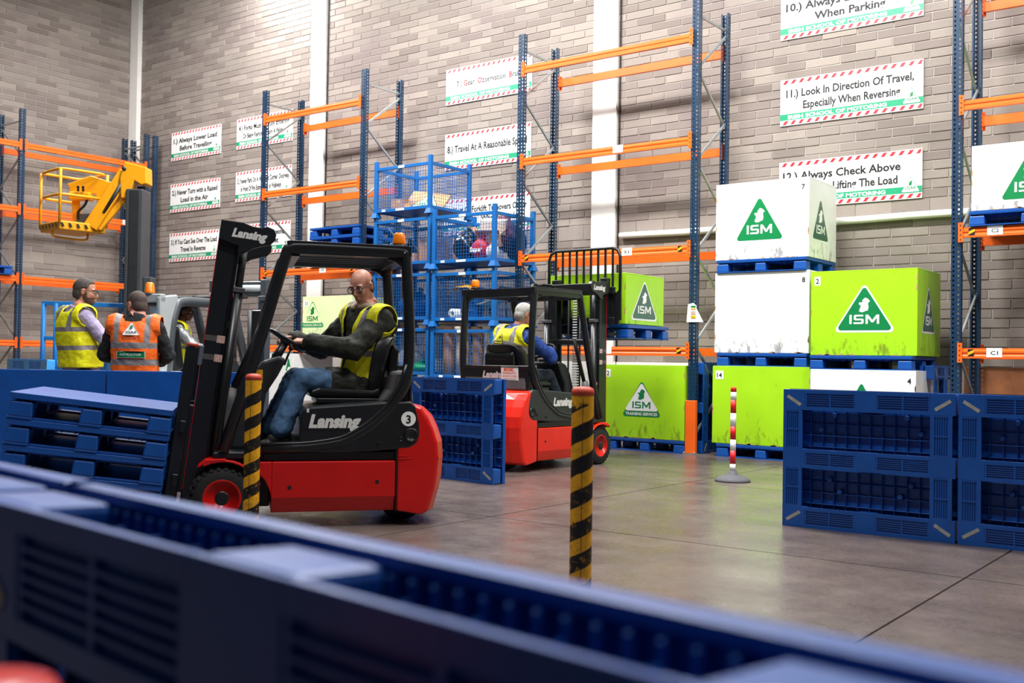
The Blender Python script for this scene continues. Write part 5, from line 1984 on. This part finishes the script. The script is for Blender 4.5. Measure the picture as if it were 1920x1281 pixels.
class Fig:
    def __init__(s, label, loc, rz, pelvis, neck, twist=0.0, scale=1.0, belly=0.0, group=None):
        s.root = thing('person', label, 'person', loc, (0, 0, rz), group)
        s.P, s.N = Vector(pelvis), Vector(neck)
        s.up = (s.N - s.P).normalized()
        s.len = (s.N - s.P).length
        s.twist = twist
        s.k = scale
        s.belly = belly
        f = Vector((1, 0, 0))
        s.f0 = (f - s.up * f.dot(s.up)).normalized()
        s.l0 = s.up.cross(s.f0)

    def axes(s, t):
        a = s.twist * max(0, min(1, t))
        f = s.f0 * cos(a) + s.l0 * sin(a)
        l = s.l0 * cos(a) - s.f0 * sin(a)
        return f, l

    def at(s, t, fx=0.0, ly=0.0, bend=0.0):
        f, l = s.axes(t)
        bow = s.f0 * (-.03 * sin(pi * max(0, min(1, t))))
        return s.P + s.up * (t * s.len) + bow + f * fx + l * ly

    def torso(s, mb, grow=0.0, t0=-.12, t1=1.0, n=22):
        rows = [(-.30, .105, .160), (-.12, .118, .172), (.0, .120, .170), (.18, .112, .158), (.36, .115, .160), (.55, .124, .172), (.72, .120, .182), (.84, .102, .186), (.92, .082, .160), (.975, .066, .105), (1.02, .058, .062)]
        rows = [r for r in rows if t0 - 1e-6 <= r[0] <= t1 + 1e-6]
        vs, fs = [], []
        for t, rx, ry in rows:
            f, l = s.axes(t)
            b = s.belly * math.exp(-((t - .22) / .24) ** 2)
            c = s.at(t) + f * b * .6
            rx, ry = (rx + b * .5) * s.k + grow, (ry + b * .45) * s.k + grow
            for j in range(n):
                a = 2 * pi * j / n
                ca, sa = cos(a), sin(a)
                q = 1.0 / (abs(ca) ** 2.5 + abs(sa) ** 2.5) ** (1 / 2.5)
                vs.append(c + f * rx * ca * q + l * ry * sa * q)
        R_ = len(rows)
        for i in range(R_ - 1):
            for j in range(n):
                fs.append((i * n + j, i * n + (j + 1) % n, (i + 1) * n + (j + 1) % n, (i + 1) * n + j))
        fs.append(tuple(reversed(range(n))))
        fs.append(tuple((R_ - 1) * n + j for j in range(n)))
        mb.add(vs, fs)

    def set_head(s, pos, yaw, pitch, roll=0.0):
        s.H = Matrix.Translation(Vector(pos)) @ Matrix.Rotation(yaw, 4, 'Z') @ Matrix.Rotation(pitch, 4, 'Y') @ Matrix.Rotation(roll, 4, 'X') @ Matrix.Scale(s.k, 4)

    def h(s, *p):
        return s.H @ Vector(p)

    def head(s, mb):
        old = mb.X
        mb.X = s.H
        mb.ell((-.014, 0, .032), (.097, .076, .088), 20, 14)
        mb.ell((.022, 0, -.025), (.068, .062, .088), 18, 12)
        mb.ell((.040, 0, -.080), (.044, .046, .036), 16, 10)
        mb.ell((.068, 0, -.098), (.020, .024, .018), 12, 8)
        for y in (-.033, .033):
            mb.ell((.062, y, -.028), (.024, .022, .022), 10, 8)
            mb.ell((.074, y * .95, .022), (.017, .026, .010), 10, 8)
        mb.ell((.092, 0, -.063), (.012, .022, .006), 10, 6)
        mb.ell((.090, 0, -.075), (.012, .020, .006), 10, 6)
        mb.tube([(.084, 0, .012), (.096, 0, -.010), (.107, 0, -.034), (.100, 0, -.044)], [.008, .010, .013, .010], 10)
        for y in (-.010, .010):
            mb.ell((.096, y, -.040), (.010, .008, .007), 8, 6)
        for y in (-1, 1):
            mb.ell((-.012, y * .078, -.008), (.018, .008, .031), 10, 8)
            mb.ell((-.006, y * .082, .010), (.016, .007, .014), 8, 6)
        mb.X = old
        limb(mb, [s.h(-.022, 0, -.06), s.h(-.036, 0, -.13), s.at(1.0), s.at(.93)], [.058, .055, .060, .07])

    def face_bits(s, glasses=True, brow='hair_grey', lips=True):
        e = MB()
        e.X = s.H
        for y in (-.032, .032):
            e.ell((.0805, y, .001), (.011, .014, .008), 12, 8, 0)
            e.ell((.0895, y, .001), (.003, .0055, .0055), 8, 6, 1)
        e.build('eye', ['eye', 'ink'], s.root)
        b = MB()
        b.X = s.H
        for y in (-.032, .032):
            b.tube([(.086, y - .020, .023), (.092, y, .028), (.086, y + .020, .023)], [.003, .005, .003], 6)
        b.build('eyebrow', brow, s.root)
        if lips:
            l_ = MB()
            l_.X = s.H
            l_.tube([(.090, -.022, -.069), (.1015, 0, -.068), (.090, .022, -.069)], [.002, .0035, .002], 6)
            l_.build('lips', 'maroon' if lips == 'dark' else 'skin_ruddy', s.root)
        if glasses:
            g_ = MB()
            g_.X = s.H
            for y in (-.034, .034):
                pts = []
                for i in range(16):
                    a = 2 * pi * i / 16
                    ca, sa = cos(a), sin(a)
                    q = 1.0 / (abs(ca) ** 4 + abs(sa) ** 4) ** .25
                    pts.append((.106 - .010 * abs(ca * q), y + .0265 * ca * q, -.001 + .0185 * sa * q))
                g_.tube(pts, .0026, 6, closed=True)
            g_.tube([(.106, -.009, .004), (.110, 0, .007), (.106, .009, .004)], .0024, 6)
            for sgn in (1, -1):
                g_.tube([(.096, sgn * .060, .006), (.05, sgn * .076, .008), (-.005, sgn * .083, .010), (-.022, sgn * .082, -.004)], .0024, 6)
            g_.build('spectacles', 'frame', s.root)

    def hair(s, m, keepfn, grow=.007, voxel=.008, name='hair'):
        mb = MB()
        mb.X = s.H
        mb.ell((-.014, 0, .032), (.097 + grow, .076 + grow, .088 + grow), 24, 16)
        mb.ell((-.045, 0, -.02), (.062 + grow, .066 + grow, .075 + grow), 20, 12)
        mb.X = Matrix.Identity(4)
        Hi = s.H.inverted()
        me = remesh(mb, voxel, 2, lambda c: keepfn(Hi @ c))
        me.materials.append(M[m])
        o = place(me, name, s.root)
        sd = o.modifiers.new('thick', 'SOLIDIFY')
        sd.thickness = .008
        sd.offset = -1
        return o

    def beard(s, m):
        mb = MB()
        mb.X = s.H
        g_ = .004
        mb.ell((.022, 0, -.025), (.068 + g_, .062 + g_, .088 + g_), 18, 12)
        mb.ell((.040, 0, -.080), (.044 + g_, .046 + g_, .036 + g_), 16, 10)
        mb.ell((.068, 0, -.098), (.020 + g_, .024 + g_, .018 + g_), 12, 8)
        mb.ell((.090, 0, -.056), (.013, .026, .005), 10, 6)
        mb.X = Matrix.Identity(4)
        Hi = s.H.inverted()

        def kp(c):
            p = Hi @ c
            if abs(p.y) < .021 and p.x > .08 and -.079 < p.z < -.060:
                return False
            return p.z < -.052 - .45 * max(0, p.x - .05) * 0 and p.z > -.125 or (p.z < .0 and p.x < .028 and p.x > .0 and abs(p.y) > .05)
        me = remesh(mb, .006, 2, kp)
        me.materials.append(M[m])
        return place(me, 'beard', s.root)

    def hand(s, mb, wrist, d, palm, curl=.6, thumb_side=1, sc=1.0):
        """d = direction of the fingers, palm = where the palm looks; fingers curl towards it"""
        w, d, pn = Vector(wrist), Vector(d).normalized(), Vector(palm).normalized()
        pn = (pn - d * pn.dot(d)).normalized()
        a = d.cross(pn) * thumb_side
        limb(mb, [w - d * .03, w + d * .02], [.028 * sc, .026 * sc], 10)
        for k, off in enumerate((.030, .010, -.010, -.029)):
            limb(mb, [w + d * .015 + a * off * .6, w + d * .085 * sc + a * off * sc], [.017 * sc, .0115 * sc], 8)
        for k, (off, L_) in enumerate(((.033, .072), (.011, .080), (-.011, .074), (-.032, .058))):
            p = w + d * .088 * sc + a * off * sc
            ang = 0.0
            pts = [p]
            for seg in (.42, .32, .26):
                ang += curl * (1.0 + .12 * k)
                dd = d * cos(ang) + pn * sin(ang) + a * off * 1.2
                p = p + dd.normalized() * L_ * seg * sc
                pts.append(p)
            limb(mb, pts, [.0095 * sc, .0088 * sc, .0082 * sc, .007 * sc], 8)
        p = w + d * .03 * sc + a * .028 * sc
        q = p + (a * .75 + d * .6 + pn * .25).normalized() * .045 * sc
        r = q + (a * .25 + d * .8 + pn * .5).normalized() * .032 * sc
        u = r + (d * .7 + pn * .6).normalized() * .024 * sc
        limb(mb, [p, q, r, u], [.015 * sc, .012 * sc, .010 * sc, .008 * sc], 8)

    def arm(s, mb, side, elbow, wrist, grow=0.0, t_sh=.835, stop=1.0, rs=(.058, .050, .043, .040, .030)):
        sh = s.at(t_sh, -.01, side * .170 * s.k)
        E, W = Vector(elbow), Vector(wrist)
        inner = s.at(t_sh - .03, 0, side * .10 * s.k)
        W2 = E.lerp(W, stop)
        k = s.k
        limb(mb, [inner, sh, sh.lerp(E, .5), E, E.lerp(W2, .45), W2], [.07 * k + grow, rs[0] * k + grow, rs[1] * k + grow, rs[2] * k + grow, rs[3] * k + grow * 1.0, (rs[4] if stop == 1.0 else rs[4] + .006) * k + grow])

    def leg(s, mb, side, knee, ankle, grow=0.0, stop=1.0, flare=0.0):
        hip = s.at(-.06, 0, side * .092 * s.k)
        K, A = Vector(knee), Vector(ankle)
        A2 = K.lerp(A, stop)
        k = s.k
        limb(mb, [hip, hip.lerp(K, .5), K, K.lerp(A2, .35), A2], [.098 * k + grow, .082 * k + grow, .060 * k + grow, .060 * k + grow, .040 * k + grow + flare])

    def shoe(s, ankle, toe_dir, name='shoe'):
        A, d = Vector(ankle), Vector(toe_dir).normalized()
        mb = MB()
        up = Vector((0, 0, 1))
        l_ = up.cross(d).normalized()
        rot = Matrix((d, l_, d.cross(l_))).transposed().to_4x4()
        mb.ell(A + d * .02 - up * .025, (.07, .042, .05), 14, 9, 0, rot)
        mb.ell(A + d * .11 - up * .048, (.095, .046, .034), 14, 9, 0, rot)
        mb.ell(A - d * .035 - up * .045, (.045, .038, .038), 12, 8, 0, rot)
        c = A + d * .055 - up * .075
        pts = [(c + d * (.145 * cos(t)) + l_ * (.045 * sin(t))) for t in [2 * pi * i / 20 for i in range(20)]]
        vs = [p for p in pts] + [p + up * .02 for p in pts]
        n = 20
        mb.add(vs, [tuple(range(n)), tuple(reversed(range(n, 2 * n)))] + [(i, (i + 1) % n, n + (i + 1) % n, n + i) for i in range(n)])
        me = remesh(mb, .008, 3)
        me.materials.append(M['shoe'])
        return place(me, name, s.root)

    def cloth(s, name, mb, m, voxel=.011, smooth=4, keep=None):
        me = remesh(mb, voxel, smooth, keep)
        me.materials.append(M[m])
        o = place(me, name, s.root)
        if name != 'collar':
            folds(o, .026)
        return o

    def vest(s, m, grow, front_gap=.045, t0=-.12, vneck=.10, voxel=.010, arms=None):
        mb = MB()
        s.torso(mb, grow, t0, .975)
        if arms:
            for side, el in arms:
                sh = s.at(.835, -.01, side * .170 * s.k)
                limb(mb, [s.at(.80, 0, side * .10), sh], [.07 * s.k + grow + .014, .064 * s.k + grow + .016])

        def uv(c):
            t = (c - s.P).dot(s.up) / s.len
            f, l = s.axes(t)
            q = c - s.at(t)
            return t, q.dot(f), q.dot(l)

        def keep(c):
            t, fx, ly = uv(c)
            if t < t0 + .015 or (t > .955 and abs(ly) < .10) or t > 1.25:
                return False
            if fx > .0 and abs(ly) < front_gap + vneck * max(0, (t - .55) / .45):
                return False
            if fx <= 0 and abs(ly) < .075 and t > .90:
                return False
            return abs(ly) < .203 * s.k + grow or t < .62
        me = remesh(mb, voxel, 3, keep)
        me.materials.append(M[m])
        au = me.attributes.new('u', 'FLOAT', 'POINT')
        av = me.attributes.new('v', 'FLOAT', 'POINT')
        us, vv = [], []
        for v in me.vertices:
            t, fx, ly = uv(v.co)
            us.append(abs(ly) / (.19 * s.k + grow))
            vv.append((t - t0) / (.98 - t0))
        au.data.foreach_set('value', us)
        av.data.foreach_set('value', vv)
        o = place(me, 'hi_vis_vest', s.root)
        folds(o, .020)
        sd = o.modifiers.new('thick', 'SOLIDIFY')
        sd.thickness = .006
        sd.offset = 1
        return o


def back_print(fg, grow, rows, tri=None, cols=('label', 'ink', 'logo_green')):
    """flat print fitted to the back of the vest; rows of (t, text, cap height, width, colour index)"""
    f, l = fg.axes(.6)
    return f, l


# ---- driver of the near truck: frame of the truck (x forward, y left)
a = radians(-128)
d1 = Fig('bald person with glasses in olive jacket and yellow vest seated on near truck', (-5.894, 4.532, 0), a, (-.915, 0, .95), (-.945, .03, 1.475), radians(32), .97)
d1.set_head((-.912, .045, 1.612), radians(52), radians(22), radians(3))
body = MB()
d1.torso(body, 0)
d1.head(body)
eL, wL = (-.835, .262, 1.165), (-.545, .10, 1.212)
eR, wR = (-.66, -.235, 1.17), (-.46, -.17, 1.235)
d1.arm(body, 1, eL, wL)
d1.arm(body, -1, eR, wR)
d1.hand(body, wL, (.85, -.30, .10), (-.2, -.3, -1), .62, -1)
d1.hand(body, wR, (.75, .25, .05), (-.2, .3, -1), .62, 1)
kL, aL = (-.505, .155, .955), (-.36, .20, .600)
kR, aR = (-.47, -.12, .965), (-.29, -.14, .585)
d1.leg(body, 1, kL, aL)
d1.leg(body, -1, kR, aR)
me = remesh(body, .0065, 3)
me.materials.append(M['skin_ruddy'])
place(me, 'body', d1.root)
d1.face_bits(True, 'hair_grey')
d1.hair('hair_grey', lambda p: p.z < .035 and p.z > -.075 and p.x < -.025 and abs(p.y) > .0, .004)
j = MB()
d1.torso(j, .022, -.30, .975)
d1.arm(j, 1, eL, wL, .034, stop=.90)
d1.arm(j, -1, eR, wR, .034, stop=.90)
# skirt of the jacket over the thighs
for side, kn in ((1, kL), (-1, kR)):
    hip = d1.at(-.05, 0, side * .095)
    limb(j, [hip, hip.lerp(Vector(kn), .42)], [.128, .105])
j.ell(d1.at(-.08, .04), (.15, .17, .10), 16, 10)
d1.cloth('jacket', j, 'jacket', .010, 4)
cf = MB()
limb(cf, [d1.at(.95, -.02, .10), d1.at(1.0, .02, .075), d1.at(.99, .075, .04)], [.028, .028, .022])
limb(cf, [d1.at(.95, -.02, -.10), d1.at(1.0, .02, -.075), d1.at(.97, .085, -.03)], [.028, .028, .024])
limb(cf, [d1.at(.97, -.06, .07), d1.at(.98, -.075, 0), d1.at(.97, -.06, -.07)], [.028, .03, .028])
d1.cloth('collar', cf, 'cream', .008, 2)
d1.vest('vest_yellow', .036, .060, -.12, .03, arms=((1, eL), (-1, eR)))
t = MB()
d1.torso(t, .008, -.30, .18)
d1.leg(t, 1, kL, aL, .014, .93, .022)
d1.leg(t, -1, kR, aR, .014, .93, .022)
d1.cloth('jeans', t, 'denim', .011, 4)
d1.shoe(Vector(aL) + Vector((0, 0, -.02)), (.9, .15, -.12))
d1.shoe(Vector(aR) + Vector((0, 0, -.02)), (.9, -.1, -.12))

# ---- driver of the far truck, leaning forward
d2 = Fig('grey haired person in blue coat and yellow vest seated on the far truck', (-6.626, 9.724, 0), radians(87.4), (-1.0, .05, .95), (-.85, -.0, 1.455), radians(-14), 1.0)
d2.set_head((-.775, -.03, 1.600), radians(-22), radians(16))
body = MB()
d2.torso(body, 0)
d2.head(body)
eL2, wL2 = (-.62, .25, 1.17), (-.44, .10, 1.23)
eR2, wR2 = (-.60, -.27, 1.15), (-.47, -.13, 1.22)
d2.arm(body, 1, eL2, wL2)
d2.arm(body, -1, eR2, wR2)
d2.hand(body, wL2, (.8, -.3, .05), (-.2, -.3, -1), .6, -1)
d2.hand(body, wR2, (.8, .3, .05), (-.2, .3, -1), .6, 1)
kl2, al2, kr2, ar2 = (-.49, .14, .955), (-.31, .17, .60), (-.49, -.14, .955), (-.31, -.17, .60)
d2.leg(body, 1, kl2, al2)
d2.leg(body, -1, kr2, ar2)
me = remesh(body, .007, 3)
me.materials.append(M['skin_ruddy'])
place(me, 'body', d2.root)
d2.face_bits(False, 'hair_silver')
d2.hair('hair_silver', lambda p: p.z > .045 + .5 * max(0, p.x - .02) or (p.x < -.02 and p.z > -.085) or (p.x < .02 and p.z > .02), .008)
j = MB()
d2.torso(j, .022, -.30, .975)
d2.arm(j, 1, eL2, wL2, .026, stop=.92)
d2.arm(j, -1, eR2, wR2, .026, stop=.92)
limb(j, [d2.at(.97, -.03, .07), d2.at(1.0, -.05, 0), d2.at(.97, -.03, -.07)], [.035, .04, .035])
d2.cloth('coat', j, 'bluecoat', .011, 4)
d2.vest('vest_yellow', .036, .05, -.12, .03, arms=((1, eL2), (-1, eR2)))
t = MB()
d2.torso(t, .008, -.30, .18)
d2.leg(t, 1, kl2, al2, .014, .93, .015)
d2.leg(t, -1, kr2, ar2, .014, .93, .015)
d2.cloth('trousers', t, 'navy', .012, 4)
d2.shoe(Vector(al2) + Vector((0, 0, -.02)), (.9, .1, -.1))
d2.shoe(Vector(ar2) + Vector((0, 0, -.02)), (.9, -.1, -.1))

# ---- man in yellow, standing in profile with folded arms
v1 = Fig('bearded person in lilac shirt and yellow vest standing with folded arms at left', (-9.60, 5.64, 0), radians(37.2 + 46), (0, 0, .97), (-.02, 0, 1.575), 0.0, 1.06, .075)
v1.set_head((.045, -.01, 1.722), radians(-36), radians(6))
body = MB()
v1.torso(body, 0)
v1.head(body)
eLv, wLv = (.10, .27, 1.24), (.32, .02, 1.27)
eRv, wRv = (.13, -.30, 1.23), (.34, -.06, 1.22)
v1.arm(body, 1, eLv, wLv)
v1.arm(body, -1, eRv, wRv)
v1.hand(body, wLv, (-.1, -1, .05), (-1, 0, 0), .35, -1)
v1.hand(body, wRv, (-.1, 1, .1), (-1, 0, 0), .35, 1)
kl, al, kr, ar = (.03, .11, .50), (-.02, .12, .085), (.03, -.11, .50), (-.02, -.12, .085)
v1.leg(body, 1, kl, al)
v1.leg(body, -1, kr, ar)
me = remesh(body, .0075, 3)
me.materials.append(M['skin'])
place(me, 'body', v1.root)
v1.face_bits(True, 'hair_brown')
v1.hair('hair_grey', lambda p: p.z > .062 + .45 * max(0, p.x - .01) or (p.x < -.028 and p.z > -.07) or (p.x < .035 and p.z > .03), .009)
v1.beard('stubble')
sh = MB()
v1.torso(sh, .010, -.30, .975)
v1.arm(sh, 1, eLv, wLv, .016, stop=.92)
v1.arm(sh, -1, eRv, wRv, .018, stop=.92)
limb(sh, [v1.at(.955, -.05, .075), v1.at(.99, -.07, .0), v1.at(.955, -.05, -.075)], [.022, .026, .022])
limb(sh, [v1.at(.955, -.04, .08), v1.at(.985, .03, .065), v1.at(.93, .085, .03)], [.022, .02, .014])
limb(sh, [v1.at(.955, -.04, -.08), v1.at(.985, .03, -.065), v1.at(.93, .085, -.03)], [.022, .02, .014])
v1.cloth('shirt', sh, 'shirt', .010, 3)
v1.vest('vest_yellow_long', .034, .07, -.0, .04, arms=((1, eLv), (-1, eRv)))
t = MB()
v1.torso(t, .008, -.30, .0)
v1.leg(t, 1, kl, al, .016, .97, .02)
v1.leg(t, -1, kr, ar, .016, .97, .02)
v1.cloth('trousers', t, 'navy', .012, 4)
v1.shoe(al, (1, .12, 0))
v1.shoe(ar, (1, -.12, 0))

# ---- instructor in orange, seen from behind
i1 = Fig('person in orange vest marked instructor seen from behind in black fleece', (-8.56, 5.58, 0), radians(37.2 + 96), (0, 0, .90), (0, 0, 1.465), 0.0, 1.0, .03)
i1.set_head((.03, .005, 1.572), radians(46), radians(10))
body = MB()
i1.torso(body, 0)
i1.head(body)
eLi, wLi = (.03, .285, 1.11), (.24, .16, 1.05)
eRi, wRi = (.03, -.285, 1.11), (.24, -.16, 1.05)
i1.arm(body, 1, eLi, wLi)
i1.arm(body, -1, eRi, wRi)
i1.hand(body, wLi, (.6, -.7, .1), (-.3, -.2, -1), .5, -1)
i1.hand(body, wRi, (.6, .7, .1), (-.3, .2, -1), .5, 1)
kl, al, kr, ar = (.03, .10, .48), (-.02, .11, .085), (.03, -.10, .48), (-.02, -.11, .085)
i1.leg(body, 1, kl, al)
i1.leg(body, -1, kr, ar)
me = remesh(body, .0075, 3)
me.materials.append(M['skin_ruddy'])
place(me, 'body', i1.root)
i1.face_bits(True, 'hair_brown')
i1.hair('hair_brown', lambda p: p.z > .062 + .45 * max(0, p.x - .01) or (p.x < -.028 and p.z > -.075) or (p.x < .03 and p.z > .03), .005)
j = MB()
i1.torso(j, .018, -.30, .975)
i1.arm(j, 1, eLi, wLi, .024, stop=.93)
i1.arm(j, -1, eRi, wRi, .024, stop=.93)
limb(j, [i1.at(.96, -.035, .075), i1.at(1.0, -.05, 0), i1.at(.96, -.035, -.075)], [.026, .032, .026])
i1.cloth('fleece', j, 'fleece', .010, 3)
vo = i1.vest('vest_orange', .030, .05, -.30, .04, arms=((1, eLi), (-1, eRi)))
pr = MB()


def on_back(fig, vest_o, mb, mi_done=None, push=.0045):
    """press flat print (given in the plane behind the wearer) onto the cloth"""
    from mathutils.bvhtree import BVHTree
    me = vest_o.data
    bv = BVHTree.FromPolygons([v.co for v in me.vertices], [tuple(p.vertices) for p in me.polygons])
    f, l = fig.axes(.6)
    out = []
    for i, p in enumerate(mb.v):
        p = Vector(p)
        depth = (p - fig.P).dot(f)
        o0 = p - f * (depth + 1.0)
        hit = bv.ray_cast(o0, f, 2.0)
        q = hit[0] if hit[0] is not None else p
        lay = mb.lay[i]
        out.append(tuple(q - f * (.016 + lay)))
    mb.v = out


def printed(fig, vest_o, items, name, mats):
    mb = MB()
    mb.lay = []
    f, l = fig.axes(.6)
    ex, ez = -l, fig.up
    ex = ex * 1.0
    for kind, c, size, mi, lay, extra in items:
        n0 = len(mb.v)
        O = fig.P + l * (-c[0]) + fig.up * c[1]
        if kind == 'text':
            if extra == 'ISM':
                for shape in ISM:
                    mb.add([O + ex * ((x - 1.28) / 2.56 * size[0]) + ez * (z * size[1]) for x, z in shape], [tuple(range(len(shape)))], mi)
            else:
                put_text(mb, extra, O, ex, ez, size[1], width=size[0], mi=mi, bold=.02, center=True)
        else:
            pts = extra
            # fine grid over the outline keeps the print on the curved cloth
            vs = [O + ex * (x * size[0]) + ez * (z * size[1]) for x, z in pts]
            mb.add(vs, [tuple(range(len(vs)))], mi)
        mb.lay += [lay] * (len(mb.v) - n0)
    on_back(fig, vest_o, mb)
    return mb.build(name, mats, fig.root)


def strip_pts(n=10):
    return [(-.5 + i / n, 0) for i in range(n + 1)] + [(.5 - i / n, 1) for i in range(n + 1)]


tri = rounded_tri(1.0, 1.0, .06)
pp = []
for i in range(len(tri)):
    p, q = tri[i], tri[(i + 1) % len(tri)]
    for k in range(4):
        pp.append((p[0] + (q[0] - p[0]) * k / 4, p[1] + (q[1] - p[1]) * k / 4))
printed(i1, vo, [('poly', (0, .385), (.155, .12), 0, .001, pp), ('text', (0, .400), (.088, .022), 1, .003, 'ISM'),
                 ('poly', (-.0, .442), (.034, .036), 2, .003, [(x - .48, z) for x, z in EIRE]),
                 ('text', (0, .350), (.16, .015), 3, .001, 'WWW.ISM.IE'),
                 ('poly', (0, .180), (.25, .060), 0, .001, strip_pts()), ('poly', (0, .184), (.24, .052), 2, .002, strip_pts()),
                 ('text', (0, .200), (.185, .021), 0, .0035, 'INSTRUCTOR')], 'back_print', ['label', 'ink', 'logo_green', 'maroon'])
t = MB()
i1.torso(t, .006, -.30, .0)
i1.leg(t, 1, kl, al, .014, .97, .02)
i1.leg(t, -1, kr, ar, .014, .97, .02)
i1.cloth('trousers', t, 'navy', .012, 4)
i1.shoe(al, (1, .12, 0))
i1.shoe(ar, (1, -.12, 0))
# print on the back of the far driver's vest
vo2 = [c for c in d2.root.children if c.name.startswith('hi_vis')][0]
printed(d2, vo2, [('poly', (.0, .285), (.15, .13), 0, .001, pp), ('poly', (.0, .292), (.128, .111), 1, .002, pp), ('text', (0, .305), (.075, .020), 0, .003, 'ISM'),
                  ('poly', (-.0, .345), (.028, .034), 0, .003, [(x - .48, z) for x, z in EIRE]), ('text', (0, .245), (.15, .013), 0, .001, 'WWW.ISM.IE')], 'back_print', ['ink', 'vest_yellow'])

# ---- driver of the grey truck
d3 = Fig('dark haired person in silver jacket seated on the grey truck', (-11.54, 8.17, 0), radians(52), (0, 0, 1.02), (0, 0, 1.53), 0.0, .98)
d3.set_head((.045, 0, 1.675), radians(-8), radians(4))
body = MB()
d3.torso(body, 0)
d3.head(body)
e3, w3, e3r, w3r = (.20, .25, 1.21), (.48, .12, 1.17), (.18, -.26, 1.21), (.48, -.12, 1.17)
d3.arm(body, 1, e3, w3)
d3.arm(body, -1, e3r, w3r)
d3.hand(body, w3, (.8, -.3, 0), (-.2, -.3, -1), .6, -1)
d3.hand(body, w3r, (.8, .3, 0), (-.2, .3, -1), .6, 1)
d3.leg(body, 1, (.42, .14, 1.02), (.56, .15, .62))
d3.leg(body, -1, (.42, -.14, 1.02), (.56, -.15, .62))
me = remesh(body, .008, 3)
me.materials.append(M['skin_dark'])
place(me, 'body', d3.root)
d3.face_bits(True, 'hair_black', 'dark')
d3.hair('hair_black', lambda p: p.z > .055 + .4 * max(0, p.x - .01) or (p.x < -.02 and p.z > -.07) or (p.x < .04 and p.z > .02), .010)
j = MB()
d3.torso(j, .022, -.30, .975)
d3.arm(j, 1, e3, w3, .028, stop=.92)
d3.arm(j, -1, e3r, w3r, .028, stop=.92)
d3.cloth('jacket', j, 'silver_coat', .011, 3)
d3.vest('vest_yellow', .034, .06, -.12, .03, arms=((1, e3), (-1, e3r)))
t = MB()
d3.torso(t, .008, -.30, .0)
d3.leg(t, 1, (.42, .14, 1.02), (.56, .15, .62), .014, .96, .015)
d3.leg(t, -1, (.42, -.14, 1.02), (.56, -.15, .62), .014, .96, .015)
d3.cloth('trousers', t, 'navy', .013, 3)
d3.shoe((.56, .15, .60), (1, 0, -.1))
d3.shoe((.56, -.15, .60), (1, 0, -.1))
